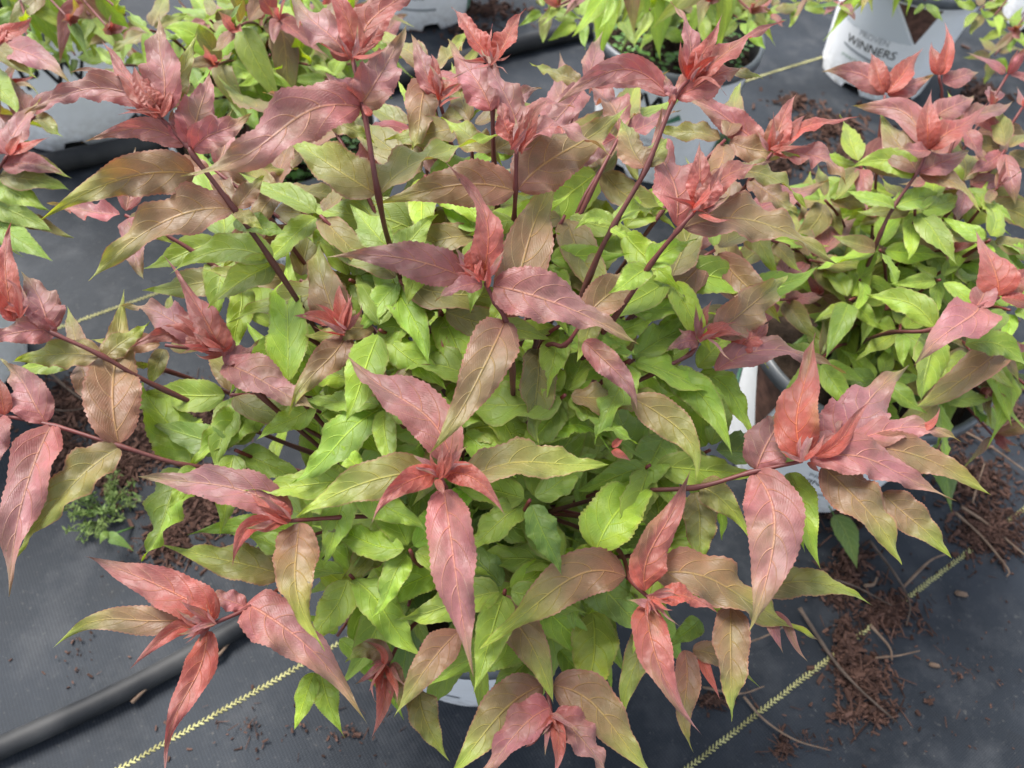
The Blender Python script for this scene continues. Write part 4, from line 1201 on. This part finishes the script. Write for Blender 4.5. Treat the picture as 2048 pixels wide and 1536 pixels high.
# ------------------------------------------------------------------ weeds
def moss_weed(px, py, label, n, rad, h, mat='moss', seed=1):
    rng = np.random.default_rng(seed)
    c = onground(px, py)
    root = empty('weed', tuple(c))
    tag(root, label, 'weed')
    V, F, SV, SF = [], [], [], []
    for i in range(n):
        a = rng.uniform(0, 6.28); q = rad * math.sqrt(rng.uniform(0, 1))
        b = np.array([q * .4 * math.cos(a), q * .4 * math.sin(a), 0.0])
        t = np.array([q * math.cos(a), q * math.sin(a), h * rng.uniform(.4, 1) * (1.1 - q / rad * .5)])
        v_, f_ = tube_geo([b, (b + t) / 2 + np.array([0, 0, h * .15]), t], [.0007, .0006, .0004], 4, False)
        SF += [tuple(len(SV) + z for z in f) for f in f_]; SV += v_
        for j in range(16):
            s = rng.uniform(.25, 1)
            p = b + (t - b) * s
            d = nrm(rng.normal(0, 1, 3) + np.array([0, 0, .5]))
            sd_ = nrm(np.cross(d, rng.normal(0, 1, 3)))
            l_ = rng.uniform(.005, .011); w_ = l_ * .14
            k0 = len(V)
            V += [p, p + d * l_ * .5 + sd_ * w_, p + d * l_, p + d * l_ * .5 - sd_ * w_]
            F.append((k0, k0 + 1, k0 + 2, k0 + 3))
    tag(mesh_obj('needles', V, F, MAT[mat], root), kind='stuff')
    mesh_obj('stems', SV, SF, MAT[mat], root)
moss_weed(205, 1020, 'small feathery moss-green weed on the fabric at the left', 46, .05, .045, seed=3)
moss_weed(1420, 300, 'yellowish tuft of weed beside the far white pot', 40, .06, .06, seed=4)

def broad_weed(px, py, label, leaves, mat):
    c = onground(px, py)
    root = empty('weed', tuple(c))
    tag(root, label, 'weed', 'broad-leaved weeds')
    for (b, t, wpx, zb, zt) in leaves:
        p0, p2 = un(*b, zb), un(*t, zt)
        pm = (p0 + p2) / 2 + np.array([0, 0, .01])
        wd = wpx * depth(pm) / FPX
        o = build_leaf(root, c, p0, pm, p2, wd, 'D', np.array([0, -.2, 1.0]), rows=20, cols=3, wave=.03, fold=8)
        v_, f_ = tube_geo([np.zeros(3), (p0 - c) * .5, p0 - c], [.0012, .001, .0008], 5)
        mesh_obj('stalk', v_, f_, MAT['weed'], root)
broad_weed(1650, 985, 'blue-green broad weed leaf hanging over the fabric under the right shoot', [((1668, 1030), (1712, 1140), 52, .05, .03), ((1660, 1000), (1690, 930), 40, .05, .05)], 'blueleaf')
broad_weed(1850, 950, 'rounded dark green weed leaf behind the red leaf tips at the right', [((1868, 905), (1905, 1025), 66, .06, .05), ((1860, 900), (1830, 830), 50, .06, .06)], 'weed')
broad_weed(265, 1050, 'low green weed leaf beside the mossy weed', [((215, 1072), (270, 1105), 24, .02, .02), ((225, 1070), (200, 1090), 18, .02, .02)], 'weed')

def soil_weeds(loc, label, n, seed):
    rng = np.random.default_rng(seed)
    V, F = [], []
    for i in range(n):
        a = rng.uniform(0, 6.28); q = (RIM_R - .02) * math.sqrt(rng.uniform(0.05, 1))
        c = np.array([loc[0] + q * math.cos(a), loc[1] + q * math.sin(a), .205 + rng.uniform(.002, .035)])
        d = nrm(np.array([rng.normal(), rng.normal(), rng.uniform(-.1, .5)]))
        s = nrm(np.cross(d, [0, 0, 1.0])); l_ = rng.uniform(.007, .016); w_ = l_ * .36
        up = np.array([0, 0, l_ * .12])
        k0 = len(V)
        V += [c, c + d * l_ * .35 + s * w_ + up, c + d * l_ * .75 + s * w_ * .8 + up, c + d * l_, c + d * l_ * .75 - s * w_ * .8 + up, c + d * l_ * .35 - s * w_ + up]
        F += [(k0, k0 + 1, k0 + 2, k0 + 3), (k0, k0 + 3, k0 + 4, k0 + 5)]
    tag(mesh_obj('weeds', V, F, MAT['weed']), label, 'weeds', kind='stuff')
soil_weeds((.22, 1.285), 'small round-leaved weeds on the soil of the upper middle pot', 420, 1)
soil_weeds((-.37, .915), 'small bright weeds covering the soil of the pot behind the nearest shrub', 700, 2)
soil_weeds((-.015, .338), 'tiny weeds on the dark soil of the nearest pot', 160, 3)
print('leaves', NLEAF)
